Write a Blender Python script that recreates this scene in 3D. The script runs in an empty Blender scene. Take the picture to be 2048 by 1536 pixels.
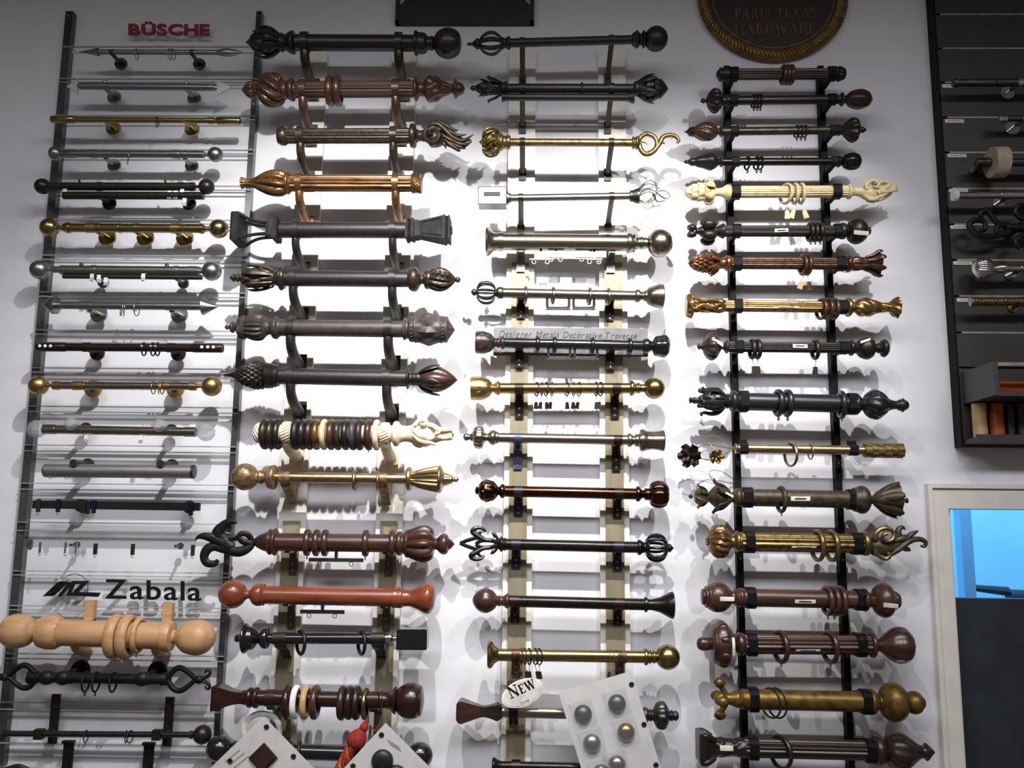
import bpy, math, random
from math import sin, cos, pi, radians
from mathutils import Vector, Matrix

random.seed(7)
SC = bpy.context.scene
COL = SC.collection

# ------------------------------------------------------------------ camera
F = 1800.0
CAM = Vector((0.0, -2.8, 1.55))
CAM_ROT = (Matrix.Rotation(radians(1.2), 3, 'Z') @ Matrix.Rotation(pi / 2 + radians(8.84), 3, 'X')
           @ Matrix.Rotation(radians(0.65), 3, 'Z'))
_c = bpy.data.cameras.new('camera')
_c.sensor_fit = 'HORIZONTAL'
_c.sensor_width = 36.0
_c.lens = F / 2048.0 * 36.0
_c.clip_start = 0.02
cam = bpy.data.objects.new('camera', _c)
COL.objects.link(cam)
cam.matrix_world = Matrix.Translation(CAM) @ CAM_ROT.to_4x4()
SC.camera = cam


def P(px, py, d=0.0):
    """point of the photograph on the plane d metres in front of the wall"""
    v = CAM_ROT @ Vector(((px - 1024.0) / F, -(py - 768.0) / F, -1.0))
    t = (-d - CAM.y) / v.y
    return CAM + v * t


# ------------------------------------------------------------------ light
SC.view_settings.view_transform = 'Standard'
SC.view_settings.look = 'None'
SC.view_settings.gamma = 1.0
SC.view_settings.use_curve_mapping = False
SC.view_settings.exposure = 0.0
w = bpy.data.worlds.new('world')
SC.world = w
w.use_nodes = True
w.node_tree.nodes['Background'].inputs[0].default_value = (0.93, 0.95, 1.0, 1)
w.node_tree.nodes['Background'].inputs[1].default_value = 0.66


def spot(name, x, z, y, tx, tz, power, ang, blend, col=(1, 0.97, 0.93), rad=0.02):
    l = bpy.data.lights.new(name, 'SPOT')
    l.energy = power
    l.spot_size = radians(ang)
    l.spot_blend = blend
    l.shadow_soft_size = rad
    l.color = col
    o = bpy.data.objects.new(name, l)
    COL.objects.link(o)
    o.location = (x, y, z)
    o.rotation_euler = (Vector((tx, 0, tz)) - Vector((x, y, z))).to_track_quat('-Z', 'Y').to_euler()
    return o


spot('track_spot', -0.42, 3.05, -1.40, -0.70, 1.98, 175, 74, 1.0)
spot('track_spot', 0.22, 3.05, -1.40, 0.16, 1.98, 165, 68, 1.0)
spot('track_spot', 0.98, 3.05, -1.40, 0.52, 2.10, 92, 64, 1.0)


def area(name, loc, rot, sx, sy, power, col):
    l = bpy.data.lights.new(name, 'AREA')
    l.shape = 'RECTANGLE'
    l.size = sx
    l.size_y = sy
    l.energy = power
    l.color = col
    o = bpy.data.objects.new(name, l)
    COL.objects.link(o)
    o.location = loc
    o.rotation_euler = rot
    return o


for _x in (-1.3, 0.2, 1.7):
    area('ceiling_panel', (_x, -2.7, 3.44), (0, 0, 0), 1.2, 0.6, 46, (0.95, 0.96, 1.0))

# ------------------------------------------------------------------ materials
_M = {}
PALE = ('wall_paint', 'board_white', 'cream_paint', 'ivory_paint', 'white_plastic', 'card_white', 'sticker_white', 'trim_paint',
        'far_room_paint', 'ceiling_white', 'tag_ivory', 'tag_white', 'khaki_metal', 'loop_white', 'sign_white_shaded', 'natural_wood', 'chrome')


def lin(c):
    return tuple(((v / 255.0) / 12.92 if v <= 10 else (((v / 255.0) + 0.055) / 1.055) ** 2.4) for v in c) + (1.0,)


def mat(name, c, rough=0.4, metal=0.0, c2=None, sc=30.0, stretch=(1, 1, 1), bump=0.0, coat=0.0, mix=(0.4, 0.65),
        metal2=None, rough2=None):
    if name in _M:
        return _M[name]
    m = bpy.data.materials.new(name)
    m.use_nodes = True
    nt = m.node_tree
    b = nt.nodes['Principled BSDF']
    b.inputs['Roughness'].default_value = rough
    b.inputs['Metallic'].default_value = metal
    b.inputs['Coat Weight'].default_value = coat
    b.inputs['Coat Roughness'].default_value = 0.15
    tc = nt.nodes.new('ShaderNodeTexCoord')
    mp = nt.nodes.new('ShaderNodeMapping')
    mp.inputs['Scale'].default_value = stretch
    nt.links.new(tc.outputs['Object'], mp.inputs[0])
    nz = nt.nodes.new('ShaderNodeTexNoise')
    nz.inputs['Scale'].default_value = sc
    nz.inputs['Detail'].default_value = 5.0
    nt.links.new(mp.outputs[0], nz.inputs['Vector'])
    rp = nt.nodes.new('ShaderNodeValToRGB')
    rp.color_ramp.elements[0].position = mix[0]
    rp.color_ramp.elements[1].position = mix[1]
    nt.links.new(nz.outputs[0], rp.inputs[0])
    c2 = c2 or tuple(min(255, v * 0.86) for v in c)
    if name not in PALE:
        c, c2 = tuple(v * 0.87 for v in c), tuple(v * 0.87 for v in c2)
    rp.color_ramp.elements[0].color = lin(c)
    rp.color_ramp.elements[1].color = lin(c2)
    nt.links.new(rp.outputs[0], b.inputs['Base Color'])
    for key, a, v2 in (('Metallic', metal, metal2), ('Roughness', rough, rough2)):
        if v2 is not None:
            mr = nt.nodes.new('ShaderNodeMapRange')
            mr.inputs[1].default_value = mix[0]
            mr.inputs[2].default_value = mix[1]
            mr.inputs[3].default_value = a
            mr.inputs[4].default_value = v2
            nt.links.new(nz.outputs[0], mr.inputs[0])
            nt.links.new(mr.outputs[0], b.inputs[key])
    if bump:
        bp = nt.nodes.new('ShaderNodeBump')
        bp.inputs['Strength'].default_value = bump
        bp.inputs['Distance'].default_value = 0.002
        nt.links.new(nz.outputs[0], bp.inputs['Height'])
        nt.links.new(bp.outputs[0], b.inputs['Normal'])
    _M[name] = m
    return m


def wood(name, c, c2, rough=0.38, coat=0.2):
    return mat(name, c, rough, 0, c2, 60, (0.12, 1, 1), 0.06, coat)


def metal(name, c, rough=0.3, c2=None, bump=0.0, sc=200):
    return mat(name, c, rough, 1.0, c2 or tuple(v * 0.93 for v in c), sc, (0.2, 1, 1), bump)


def clear(name, col, gloss=0.08, rough=0.05, tint=0.9):
    m = bpy.data.materials.new(name)
    m.use_nodes = True
    nt = m.node_tree
    nt.nodes.clear()
    out = nt.nodes.new('ShaderNodeOutputMaterial')
    tr = nt.nodes.new('ShaderNodeBsdfTransparent')
    tr.inputs[0].default_value = lin(col)
    gl = nt.nodes.new('ShaderNodeBsdfPrincipled')
    gl.inputs['Base Color'].default_value = lin((214, 216, 217))
    gl.inputs['Roughness'].default_value = rough
    gl.inputs['Specular IOR Level'].default_value = 0.8
    nz = nt.nodes.new('ShaderNodeTexNoise')
    nz.inputs['Scale'].default_value = 6
    mr = nt.nodes.new('ShaderNodeMapRange')
    mr.inputs[3].default_value = gloss * 0.6
    mr.inputs[4].default_value = gloss * 1.4
    nt.links.new(nz.outputs[0], mr.inputs[0])
    mx = nt.nodes.new('ShaderNodeMixShader')
    nt.links.new(mr.outputs[0], mx.inputs[0])
    nt.links.new(tr.outputs[0], mx.inputs[1])
    nt.links.new(gl.outputs[0], mx.inputs[2])
    nt.links.new(mx.outputs[0], out.inputs[0])
    _M[name] = m
    return m


def emit(name, c, s):
    m = bpy.data.materials.new(name)
    m.use_nodes = True
    b = m.node_tree.nodes['Principled BSDF']
    b.inputs['Base Color'].default_value = lin(c)
    b.inputs['Emission Color'].default_value = lin(c)
    b.inputs['Emission Strength'].default_value = s
    _M[name] = m
    return m


WALL = mat('wall_paint', (222, 222, 228), 0.75, 0, (216, 216, 223), 3, bump=0.02)
BLACK = mat('black_paint', (20, 19, 20), 0.46, 0, (27, 26, 26), 80, bump=0.05)
BLACKG = mat('black_gloss', (20, 20, 24), 0.22, 0.0, (26, 26, 30), 90, coat=0.5)
IRON = mat('wrought_iron', (30, 29, 30), 0.5, 0.6, (42, 40, 40), 120, bump=0.3)
RAILBLK = mat('rail_black', (13, 12, 13), 0.6, 0.0, (18, 17, 18), 50)
RAILBLK.node_tree.nodes['Principled BSDF'].inputs['Specular IOR Level'].default_value = 0.15
ACRYLEDGE = mat('smoked_acrylic', (44, 42, 44), 0.2, 0.0, (58, 58, 62), 9, coat=0.4)
STEEL = metal('brushed_steel', (176, 176, 174), 0.34)
CHROME = metal('chrome', (215, 215, 214), 0.12)
NICKEL = metal('satin_nickel', (186, 178, 164), 0.26)
PEWTER = metal('pewter', (104, 102, 97), 0.4)
BRASS = metal('brass', (182, 160, 108), 0.26)
GOLDS = metal('satin_gold', (200, 168, 112), 0.36)
ANTGOLD = mat('antique_gold', (152, 130, 84), 0.38, 0.85, (80, 64, 40), 70, mix=(0.45, 0.75))
GILT = mat('gilt', (184, 148, 94), 0.3, 0.9, (98, 66, 40), 60, mix=(0.5, 0.75))
COPPER = mat('copper_gold', (154, 114, 76), 0.34, 0.75, (84, 56, 36), 60, (0.3, 1, 1), mix=(0.45, 0.75))
COPPERD = mat('dark_copper', (104, 73, 55), 0.36, 0.55, (54, 38, 30), 70, mix=(0.42, 0.7))
CHAMP = metal('champagne', (204, 184, 146), 0.34, (176, 150, 108))
BRONZE = mat('bronze', (80, 68, 56), 0.36, 0.5, (44, 38, 32), 70, mix=(0.4, 0.7))
OLIVEB = mat('olive_bronze', (84, 72, 50), 0.45, 0.3, (54, 46, 36), 60, bump=0.05)
DKBRONZE = mat('dark_bronze', (44, 37, 33), 0.4, 0.3, (30, 26, 24), 60)
GREYBR = mat('grey_brown', (76, 67, 64), 0.48, 0.1, (60, 53, 51), 50)
DKGREYBR = mat('dark_grey_brown', (44, 39, 39), 0.44, 0.1, (34, 30, 30), 50)
ESPRESSO = wood('espresso_wood', (34, 26, 23), (24, 19, 17), 0.4)
DKWOOD = wood('dark_wood', (54, 36, 27), (36, 24, 20), 0.4)
MAHOG = wood('mahogany', (84, 52, 38), (58, 36, 28), 0.36)
MAHOGR = wood('red_mahogany', (74, 44, 33), (54, 33, 27), 0.34)
BURG = wood('burgundy_wood', (54, 24, 22), (38, 18, 18), 0.28)
CHERRY = wood('cherry_wood', (142, 70, 42), (118, 56, 36), 0.3)
PINE = wood('natural_wood', (194, 152, 110), (176, 134, 94), 0.5, 0.05)
ORANGEW = wood('orange_wood', (200, 92, 34), (170, 72, 30), 0.4)
CREAM = mat('cream_paint', (206, 190, 150), 0.45, 0, (158, 134, 90), 60, mix=(0.5, 0.8))
IVORY = mat('ivory_paint', (222, 208, 184), 0.5, 0, (184, 158, 126), 60, mix=(0.5, 0.8))
TAN = mat('tan_paint', (222, 178, 126), 0.45, 0, (206, 160, 108), 40)
WHITE = mat('white_plastic', (235, 235, 235), 0.4)
DKBROWNM = mat('brown_metal', (62, 50, 44), 0.34, 0.7, (50, 40, 36), 90)
BRONZEM = mat('bronze_metal', (66, 62, 58), 0.36, 0.7, (52, 48, 46), 90)
KHAKI = mat('khaki_metal', (146, 137, 114), 0.42, 0.2, (128, 119, 98), 20, (1, 1, 0.2))
BOARDW = mat('board_white', (228, 226, 220), 0.35, 0, (220, 217, 210), 12)
CLEAR = clear('clear_acrylic', (255, 255, 255), 0.02)
CRYST = clear('crystal', (226, 227, 228), 0.26, 0.03)
FROST = clear('frosted_glass', (226, 230, 228), 0.55, 0.3)
EDGE = clear('acrylic_edge', (196, 202, 205), 0.38, 0.15)
SIGNSHADED = mat('sign_white_shaded', (112, 110, 116), 0.5)  # white sign; shadow of the rod above put into the grey
REDL = mat('red_letters', (170, 40, 62), 0.4)
DARKSLAT = mat('slatwall_dark', (56, 50, 48), 0.5, 0, (48, 43, 42), 5, bump=0.02)
CARD = mat('card_white', (200, 199, 198), 0.6, 0, (192, 191, 190), 20)
STICK = mat('sticker_white', (226, 222, 208), 0.5)
PRINT = mat('print_grey', (36, 34, 34), 0.6)
REDT = mat('tassel_red', (176, 40, 24), 0.8, 0, (130, 26, 18), 150, (1, 1, 1), 0.4)
GOLDT = mat('tassel_gold', (196, 120, 50), 0.7, 0, (150, 80, 30), 120)
DOORDK = mat('half_door_dark', (36, 42, 52), 0.6, 0, (46, 54, 62), 12)

# ------------------------------------------------------------------ mesh helpers


class MB:
    def __init__(s):
        s.v = []
        s.f = []

    def add(s, vs, fs):
        o = len(s.v)
        s.v += [Vector(q) for q in vs]
        s.f += [tuple(i + o for i in f) for f in fs]

    def box(s, a, b):
        x0, y0, z0 = a
        x1, y1, z1 = b
        s.add([(x0, y0, z0), (x1, y0, z0), (x1, y1, z0), (x0, y1, z0), (x0, y0, z1), (x1, y0, z1), (x1, y1, z1),
               (x0, y1, z1)],
              [(0, 3, 2, 1), (4, 5, 6, 7), (0, 1, 5, 4), (1, 2, 6, 5), (2, 3, 7, 6), (3, 0, 4, 7)])

    def prism(s, front, back):
        n = len(front)
        s.add(list(front) + list(back), [tuple(range(n)), tuple(range(2 * n - 1, n - 1, -1))] +
              [(i, i + n, (i + 1) % n + n, (i + 1) % n) for i in range(n)])

    def tube(s, pts, rad, n=8, flat=1.0, ref=Vector((0, -1, 0)), closed=False, caps=True):
        m = len(pts)
        rings = []
        for i in range(m):
            if closed:
                t = pts[(i + 1) % m] - pts[i - 1]
            else:
                t = pts[min(i + 1, m - 1)] - pts[max(i - 1, 0)]
            if t.length < 1e-9:
                t = Vector((1, 0, 0))
            t.normalize()
            b = ref - ref.dot(t) * t
            if b.length < 0.15:
                b = Vector((0, 0, 1)) - t.z * t
            b.normalize()
            a = t.cross(b)
            rings.append([pts[i] + a * (cos(2 * pi * j / n) * rad[i]) + b * (sin(2 * pi * j / n) * rad[i] * flat)
                          for j in range(n)])
        vs = [q for r in rings for q in r]
        fs = []
        for i in range(m if closed else m - 1):
            k = (i + 1) % m
            for j in range(n):
                fs.append((i * n + j, i * n + (j + 1) % n, k * n + (j + 1) % n, k * n + j))
        if not closed and caps:
            fs.append(tuple(range(n - 1, -1, -1)))
            fs.append(tuple((m - 1) * n + j for j in range(n)))
        s.add(vs, fs)

    def cyl(s, p0, p1, r0, r1=None, n=20):
        r1 = r0 if r1 is None else r1
        p0, p1 = Vector(p0), Vector(p1)
        t = (p1 - p0).normalized()
        ref = Vector((0, 0, 1)) if abs(t.z) < 0.8 else Vector((1, 0, 0))
        s.tube([p0, p1], [r0, r1], n, 1.0, ref)

    def ball(s, c, r, n=20, m=12, sq=(1, 1, 1)):
        c = Vector(c)
        vs, fs = [], []
        for i in range(m + 1):
            a = pi * i / m
            for j in range(n):
                b = 2 * pi * j / n
                vs.append(c + Vector((sin(a) * cos(b) * sq[0], sin(a) * sin(b) * sq[1], cos(a) * sq[2])) * r)
        for i in range(m):
            for j in range(n):
                fs.append((i * n + j, (i + 1) * n + j, (i + 1) * n + (j + 1) % n, i * n + (j + 1) % n))
        s.add(vs, fs)

    def build(s, name, material, parent=None, origin=None, smooth=True, ang=38):
        me = bpy.data.meshes.new(name)
        if parent is not None:
            top = parent
            off = Vector((0, 0, 0))
            while top is not None:
                off += top.location
                top = top.parent
            loc = Vector((0, 0, 0))
        else:
            off = Vector(origin) if origin is not None else Vector((0, 0, 0))
            loc = off.copy()
        me.from_pydata([tuple(q - off) for q in s.v], [], s.f)
        me.validate()
        if smooth:
            me.shade_smooth()
            me.set_sharp_from_angle(angle=radians(ang))
        me.materials.append(material)
        o = bpy.data.objects.new(name, me)
        COL.objects.link(o)
        o.location = loc
        if parent is not None:
            o.parent = parent
        return o


def fixnormals():
    import bmesh
    for me in bpy.data.meshes:
        bm = bmesh.new()
        bm.from_mesh(me)
        bmesh.ops.recalc_face_normals(bm, faces=bm.faces)
        bm.to_mesh(me)
        bm.free()


def tag(o, label=None, cat=None, group=None, kind=None):
    if label:
        o['label'] = label
    if cat:
        o['category'] = cat
    if group:
        o['group'] = group
    if kind:
        o['kind'] = kind
    return o


def empty(name, loc, label, cat, group=None):
    o = bpy.data.objects.new(name, None)
    o.empty_display_size = 0.02
    COL.objects.link(o)
    o.location = loc
    return tag(o, label, cat, group)


def crs(pts, k=4, closed=False):
    """Catmull-Rom through tuples"""
    n = len(pts)
    if n < 3:
        return [tuple(p) for p in pts]
    out = []
    for i in range(n if closed else n - 1):
        if closed:
            p0, p1, p2, p3 = pts[i - 1], pts[i], pts[(i + 1) % n], pts[(i + 2) % n]
        else:
            p0, p1, p2, p3 = pts[max(i - 1, 0)], pts[i], pts[i + 1], pts[min(i + 2, n - 1)]
        for j in range(k):
            t = j / k
            out.append(tuple(0.5 * (2 * b + (c - a) * t + (2 * a - 5 * b + 4 * c - d) * t * t
                                    + (3 * b - a - 3 * c + d) * t ** 3) for a, b, c, d in zip(p0, p1, p2, p3)))
    if not closed:
        out.append(tuple(pts[-1]))
    return out


# surface patterns: f(t along 0..1, theta) -> radius factor
def lobes(n, a, tw=0.0):
    return lambda t, th: 1 - a * (1 - abs(cos(n / 2 * (th + tw * t))))


def flutes(n, a, tw=0.0):
    return lambda t, th: 1 - a * (0.5 + 0.5 * cos(n * (th + tw * t))) ** 1.5


def scales(n, m, a):
    def f(t, th):
        u = t * m
        row = math.floor(u)
        fr = u - row
        c = (th / (2 * pi) * n + 0.5 * (row % 2)) % 1.0
        g = abs(c - 0.5) * 2
        return 1 - a * (0.15 + 0.85 * max(fr, 0) * 0.7 + 0.6 * g * g * (0.4 + fr))
    return f


def leafy(n, m, a):
    def f(t, th):
        u = t * m
        row = math.floor(u)
        fr = u - row
        c = (th / (2 * pi) * n + 0.5 * (row % 2)) % 1.0
        g = abs(c - 0.5) * 2
        edge = 1 - g ** 1.5
        vein = 0.12 if abs(c - 0.5) < 0.06 else 0
        return 1 - a * (1 - edge * (0.55 + 0.45 * sin(pi * min(1, fr + .15)))) - a * vein
    return f


def carved(n, a, k=3.0):
    return lambda t, th: 1 - a * (0.5 + 0.5 * sin(n * th + 2.2 * sin(k * pi * t * 2))) * (0.6 + 0.4 * sin(
        k * 2 * pi * t + 1.3 * cos(n * th)))


def square(t, th):
    return 1.0 / max(abs(cos(th)), abs(sin(th)))


def rope(n, tw, a=0.1):
    return lambda t, th: 1 - a * (1 - abs(cos(n / 2 * (th + tw * t))))


ORD = ['first', 'second', 'third', 'fourth', 'fifth', 'sixth', 'seventh', 'eighth', 'ninth', 'tenth', 'eleventh',
       'twelfth', 'thirteenth', 'fourteenth', 'fifteenth', 'sixteenth']
RODS = []


class Rod:
    def __init__(s, crop, l, r, d, label, short, group, name='curtain_rod', cat='curtain rod'):
        s.c = crop
        s.d = d
        s.l = s.px(*l)
        s.r = s.px(*r)
        s.rp = 5.0
        s.short = short
        s.rings = []
        xm = 0.5 * (s.l[0] + s.r[0])
        A = s.axp(xm)
        s.sc = (s.axp(xm + 50) - s.axp(xm - 50)).length / 100.0
        s.u = (s.axp(s.r[0]) - s.axp(s.l[0])).normalized()
        s.e1 = Vector((0, -1, 0))
        s.e1 = (s.e1 - s.e1.dot(s.u) * s.u).normalized()
        s.e2 = s.u.cross(s.e1) * -1
        if s.e2.z < 0:
            s.e2 = -s.e2
        s.root = empty(name, (A.x, -0.03, A.z), label, cat, group)
        RODS.append(s)

    def px(s, cx, cy, crop=None):
        o = crop or s.c
        return (o[0] + cx / o[2], o[1] + cy / o[2])

    def X(s, cx):
        return s.c[0] + cx / s.c[2]

    def axp(s, x):
        t = (x - s.l[0]) / (s.r[0] - s.l[0])
        return P(x, s.l[1] + (s.r[1] - s.l[1]) * t, s.d)

    def ax(s, cx):
        return s.axp(s.X(cx))

    def m(s, v):
        return v / s.c[2] * s.sc

    # --- lathe along the axis; profile (cx, r) in crop pixels
    def lathe(s, mb, prof, pat=None, n=28, k=4, smooth=True, dy=0.0):
        pr = crs(prof, k) if smooth and len(prof) > 2 else [tuple(p) for p in prof]
        if pat is not None and len(pr) < 24:
            out = []
            for i in range(len(pr) - 1):
                for j in range(5):
                    t = j / 5
                    out.append((pr[i][0] + (pr[i + 1][0] - pr[i][0]) * t, pr[i][1] + (pr[i + 1][1] - pr[i][1]) * t))
            pr = out + [pr[-1]]
        m = len(pr)
        x0, x1 = pr[0][0], pr[-1][0]
        vs, fs = [], []
        for i, (x, r) in enumerate(pr):
            c = s.ax(x) + s.e2 * s.m(dy)
            rr = max(s.m(r), 0.0002)
            t = (x - x0) / ((x1 - x0) or 1)
            for j in range(n):
                th = 2 * pi * j / n
                q = rr * (pat(t, th) if pat else 1.0)
                vs.append(c + s.e1 * (cos(th) * q) + s.e2 * (sin(th) * q))
        for i in range(m - 1):
            for j in range(n):
                fs.append((i * n + j, i * n + (j + 1) % n, (i + 1) * n + (j + 1) % n, (i + 1) * n + j))
        fs.append(tuple(range(n)))
        fs.append(tuple((m - 1) * n + j for j in range(n - 1, -1, -1)))
        mb.add(vs, fs)

    def part(s, name, prof, material, parent=None, **kw):
        mb = MB()
        s.lathe(mb, prof, **kw)
        return mb.build(name, material, parent or s.root)

    def pole(s, a, b, r, material, pat=None, n=32, name='pole', dy=0.0):
        s.rp = r
        s.mat = material
        if pat:
            return s.part(name, [(a, r), (b, r)], material, pat=pat, n=max(n, 96), smooth=False, dy=dy)
        return s.part(name, [(a, r), (b, r)], material, n=n, smooth=False, dy=dy)

    def fin(s, material, segs):
        """segs: (sub-name, profile, options) ; the first is the finial itself"""
        root = None
        for q in segs:
            nm, prof = q[0], q[1]
            kw = dict(q[2]) if len(q) > 2 else {}
            mt = kw.pop('mat', material)
            if kw.get('pat') and 'n' not in kw:
                kw['n'] = 64
            o = s.part('finial' if root is None else nm, prof, mt, root, **kw)
            root = root or o
        return root

    # --- free curves in crop pixels: (cx, cy, r[, z towards the room])
    def pt(s, cx, cy, z=0.0, crop=None):
        o = crop or s.c
        x, y = s.px(cx, cy, o)
        return P(x, y, s.d) + Vector((0, -1, 0)) * (z / o[2] * s.sc)

    def curve(s, mb, pts, n=8, flat=1.0, closed=False, k=4, crop=None):
        o = crop or s.c
        q = crs([(p[0], p[1], p[2], p[3] if len(p) > 3 else 0.0) for p in pts], k, closed)
        mb.tube([s.pt(a[0], a[1], a[3], o) for a in q], [max(a[2], 0.3) / o[2] * s.sc for a in q], n, flat,
                closed=closed)

    def free(s, name, material, curves, parent=None, n=8, flat=1.0, closed=False, crop=None, k=4):
        mb = MB()
        for c in curves:
            s.curve(mb, c, n, flat, closed, k, crop)
        return mb.build(name, material, parent or s.root)

    def blob(s, name, material, items, parent=None, crop=None):
        """items (cx, cy, r, z, (sx,sy,sz))"""
        o = crop or s.c
        mb = MB()
        for it in items:
            mb.ball(s.pt(it[0], it[1], it[3] if len(it) > 3 else 0, o), it[2] / o[2] * s.sc, 24, 16,
                    it[4] if len(it) > 4 else (1, 1, 1))
        return mb.build(name, material, parent or s.root)

    # --- n copies of a curve (x, radius, thickness) turned about the axis, each a mesh of its own or joined
    def radial(s, name, material, prof, nn, parent=None, phase=0.0, flat=1.0, n=8, k=4, each=False, twist=0.0):
        q = crs([tuple(p) for p in prof], k)
        x0, x1 = q[0][0], q[-1][0]
        mb = MB()
        first = None
        for i in range(nn):
            pts, rad = [], []
            for (x, r, w) in q:
                a = 2 * pi * i / nn + phase + twist * (x - x0) / ((x1 - x0) or 1)
                rr = s.m(r)
                pts.append(s.ax(x) + s.e1 * (cos(a) * rr) + s.e2 * (sin(a) * rr))
                rad.append(max(s.m(w), 0.0002))
            a = 2 * pi * i / nn + phase
            ref = s.e1 * cos(a) + s.e2 * sin(a)
            mb.tube(pts, rad, n, flat, ref)
            if each:
                o = mb.build(name, material, parent or s.root)
                first = first or o
                mb = MB()
        if not each:
            return mb.build(name, material, parent or s.root)
        return first

    def patch(s, name, x0, x1, r, th0, th1, material, parent=None, skew=0.0):
        mb = MB()
        n = 6
        vs, fs = [], []
        for i in range(n + 1):
            for x, k in ((x0, 0), (x1, 1)):
                th = radians(th0 + (th1 - th0) * i / n + skew * k)
                for dr in (0, 1.6):
                    q = s.m(r + dr)
                    vs.append(s.ax(x) + s.e1 * (cos(th) * q) + s.e2 * (sin(th) * q))
        for i in range(n):
            a = i * 4
            fs += [(a + 1, a + 3, a + 7, a + 5), (a, a + 4, a + 6, a + 2), (a, a + 1, a + 5, a + 4),
                   (a + 2, a + 6, a + 7, a + 3)]
        fs += [(0, 2, 3, 1), (n * 4, n * 4 + 1, n * 4 + 3, n * 4 + 2)]
        mb.add(vs, fs)
        return mb.build(name, material, parent or s.root)

    def sticker(s, x0, x1, r, th=-5, dth=20, skew=0.0, parent=None):
        o = s.patch('sticker', x0, x1, r + 1, th - dth / 2, th + dth / 2, STICK, parent, skew)
        o['label'] = 'white paper sticker'
        w_ = (x1 - x0)
        if parent is None:
            s.patch('print', x0 + w_ * .2, x1 - w_ * .2, r + 2.2, th - dth * .16, th + dth * .16, PRINT, o, skew * .6)

    # --- rings
    def ring(s, cx, R, w, material, cname, tilt=4.0, wd=None, clip=None, eye=False, sag=None, kind='ring', beads=None,
             lean=0.0):
        """cx, outer radius, ring thickness (radial), in crop pixels"""
        A = s.ax(cx)
        Rm = s.m(R - w / 2)
        rm = s.m(w / 2)
        wd = (wd or w) / 2
        wdm = s.m(wd)
        rin = s.m(R - w)
        rp = s.m(s.rp)
        sagm = s.m(sag) if sag is not None else max(0.0, rin - rp * 1.01)
        C = A - s.e2 * sagm
        tl = radians(tilt)
        if rin * cos(tl) - wdm * abs(sin(tl)) < rp:
            tl = radians(3.0 if tilt > 0 else -3.0) if rin > rp * 1.05 else 0.0
        a1 = s.e1 * cos(tl) + s.u * sin(tl)
        ln = radians(lean)
        a2 = s.e2 * cos(ln) + s.u * sin(ln)
        ax = a1.cross(a2).normalized()
        mb = MB()
        N, n = 36, 10
        vs, fs = [], []
        for i in range(N):
            th = 2 * pi * i / N
            dr = a1 * cos(th) + a2 * sin(th)
            for j in range(n):
                ph = 2 * pi * j / n
                vs.append(C + dr * (Rm + rm * cos(ph)) + ax * (wdm * sin(ph)))
        for i in range(N):
            for j in range(n):
                fs.append((i * n + j, i * n + (j + 1) % n, ((i + 1) % N) * n + (j + 1) % n, ((i + 1) % N) * n + j))
        mb.add(vs, fs)
        o = mb.build('curtain_ring', material, None, origin=C)
        bot = C - a2 * (Rm + rm)
        if eye or clip:
            e = MB()
            er = s.m(eye if eye not in (True, False) else 7)
            pts = [bot - a2 * er * 0.8 + a1 * (er * cos(q)) + a2 * (er * sin(q)) for q in
                   [2 * pi * i / 12 for i in range(12)]]
            e.tube(pts, [er * .28] * 12, 6, 1.0, s.u, closed=True)
            e.build('eyelet', STEEL if clip else material, o)
        if clip:
            L, cm = clip[0], clip[1]
            sw = clip[2] if len(clip) > 2 else random.uniform(-.25, .25)
            dv = (-s.e2 * cos(sw) + s.u * sin(sw)).normalized()
            sd = dv.cross(Vector((0, -1, 0))).normalized()
            b0 = bot - a2 * s.m(9)
            Lm = s.m(L)
            wmb = MB()
            wmb.tube([b0, b0 + dv * Lm * .5], [s.m(2.4)] * 2, 6)
            wmb.build('hook_wire', STEEL, o)
            cmb = MB()
            b1 = b0 + dv * Lm * .42
            b2 = b0 + dv * Lm
            wa, wb_ = Lm * .13, Lm * .19
            y = Vector((0, -1, 0))
            ta = Lm * .10
            cmb.prism([b1 - sd * wa + y * ta, b1 + sd * wa + y * ta, b2 + sd * wb_ + y * ta * .5, b2 - sd * wb_ + y * ta * .5],
                      [b1 - sd * wa - y * ta, b1 + sd * wa - y * ta, b2 + sd * wb_ - y * ta * .5, b2 - sd * wb_ - y * ta * .5])
            cmb.build('clip', cm, o, smooth=False)
        if beads:
            bm = MB()
            bm.ball(A + s.e1 * (rp + rm * 2) + s.e2 * s.m(3), s.m(beads), 10, 6)
            bm.build('rhinestone', WHITE, o)
        s.rings.append((s.X(cx), o, cname, kind))
        return o

    # --- brackets
    def s_bracket(s, cx, material, h=0.085, r=None, wdt=26, db=0.031):
        mb = MB()
        A = s.ax(cx)
        r = r or s.rp * 1.25
        s.lathe(mb, [(cx - wdt / 2, s.rp * 1.02), (cx - wdt / 2, r), (cx + wdt / 2, r), (cx + wdt / 2, s.rp * 1.02)],
                smooth=False, n=28)
        w_ = s.m(wdt * .62)
        pts = [(0, -s.d, 0.0), (0, -s.d, -h * .35), (0, -s.d * .93, -h * .62), (0, -s.d * .72, -h * .86),
               (0, -s.d * .45, -h), (0, -db, -h * 1.12)]
        q = crs(pts, 4)
        pp = [A + Vector((0, p[1] + s.d, p[2])) for p in q]
        mb.tube(pp, [w_ * (1 + .25 * i / len(pp)) for i in range(len(pp))], 12, 1.0, Vector((1, 0, 0)))
        e = pp[-1]
        mb.box((e.x - w_ * 1.5, -db - .004, e.z - w_ * 2.6), (e.x + w_ * 1.5, -db, e.z + w_ * 2.6))
        return mb.build('bracket', material, s.root)

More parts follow.
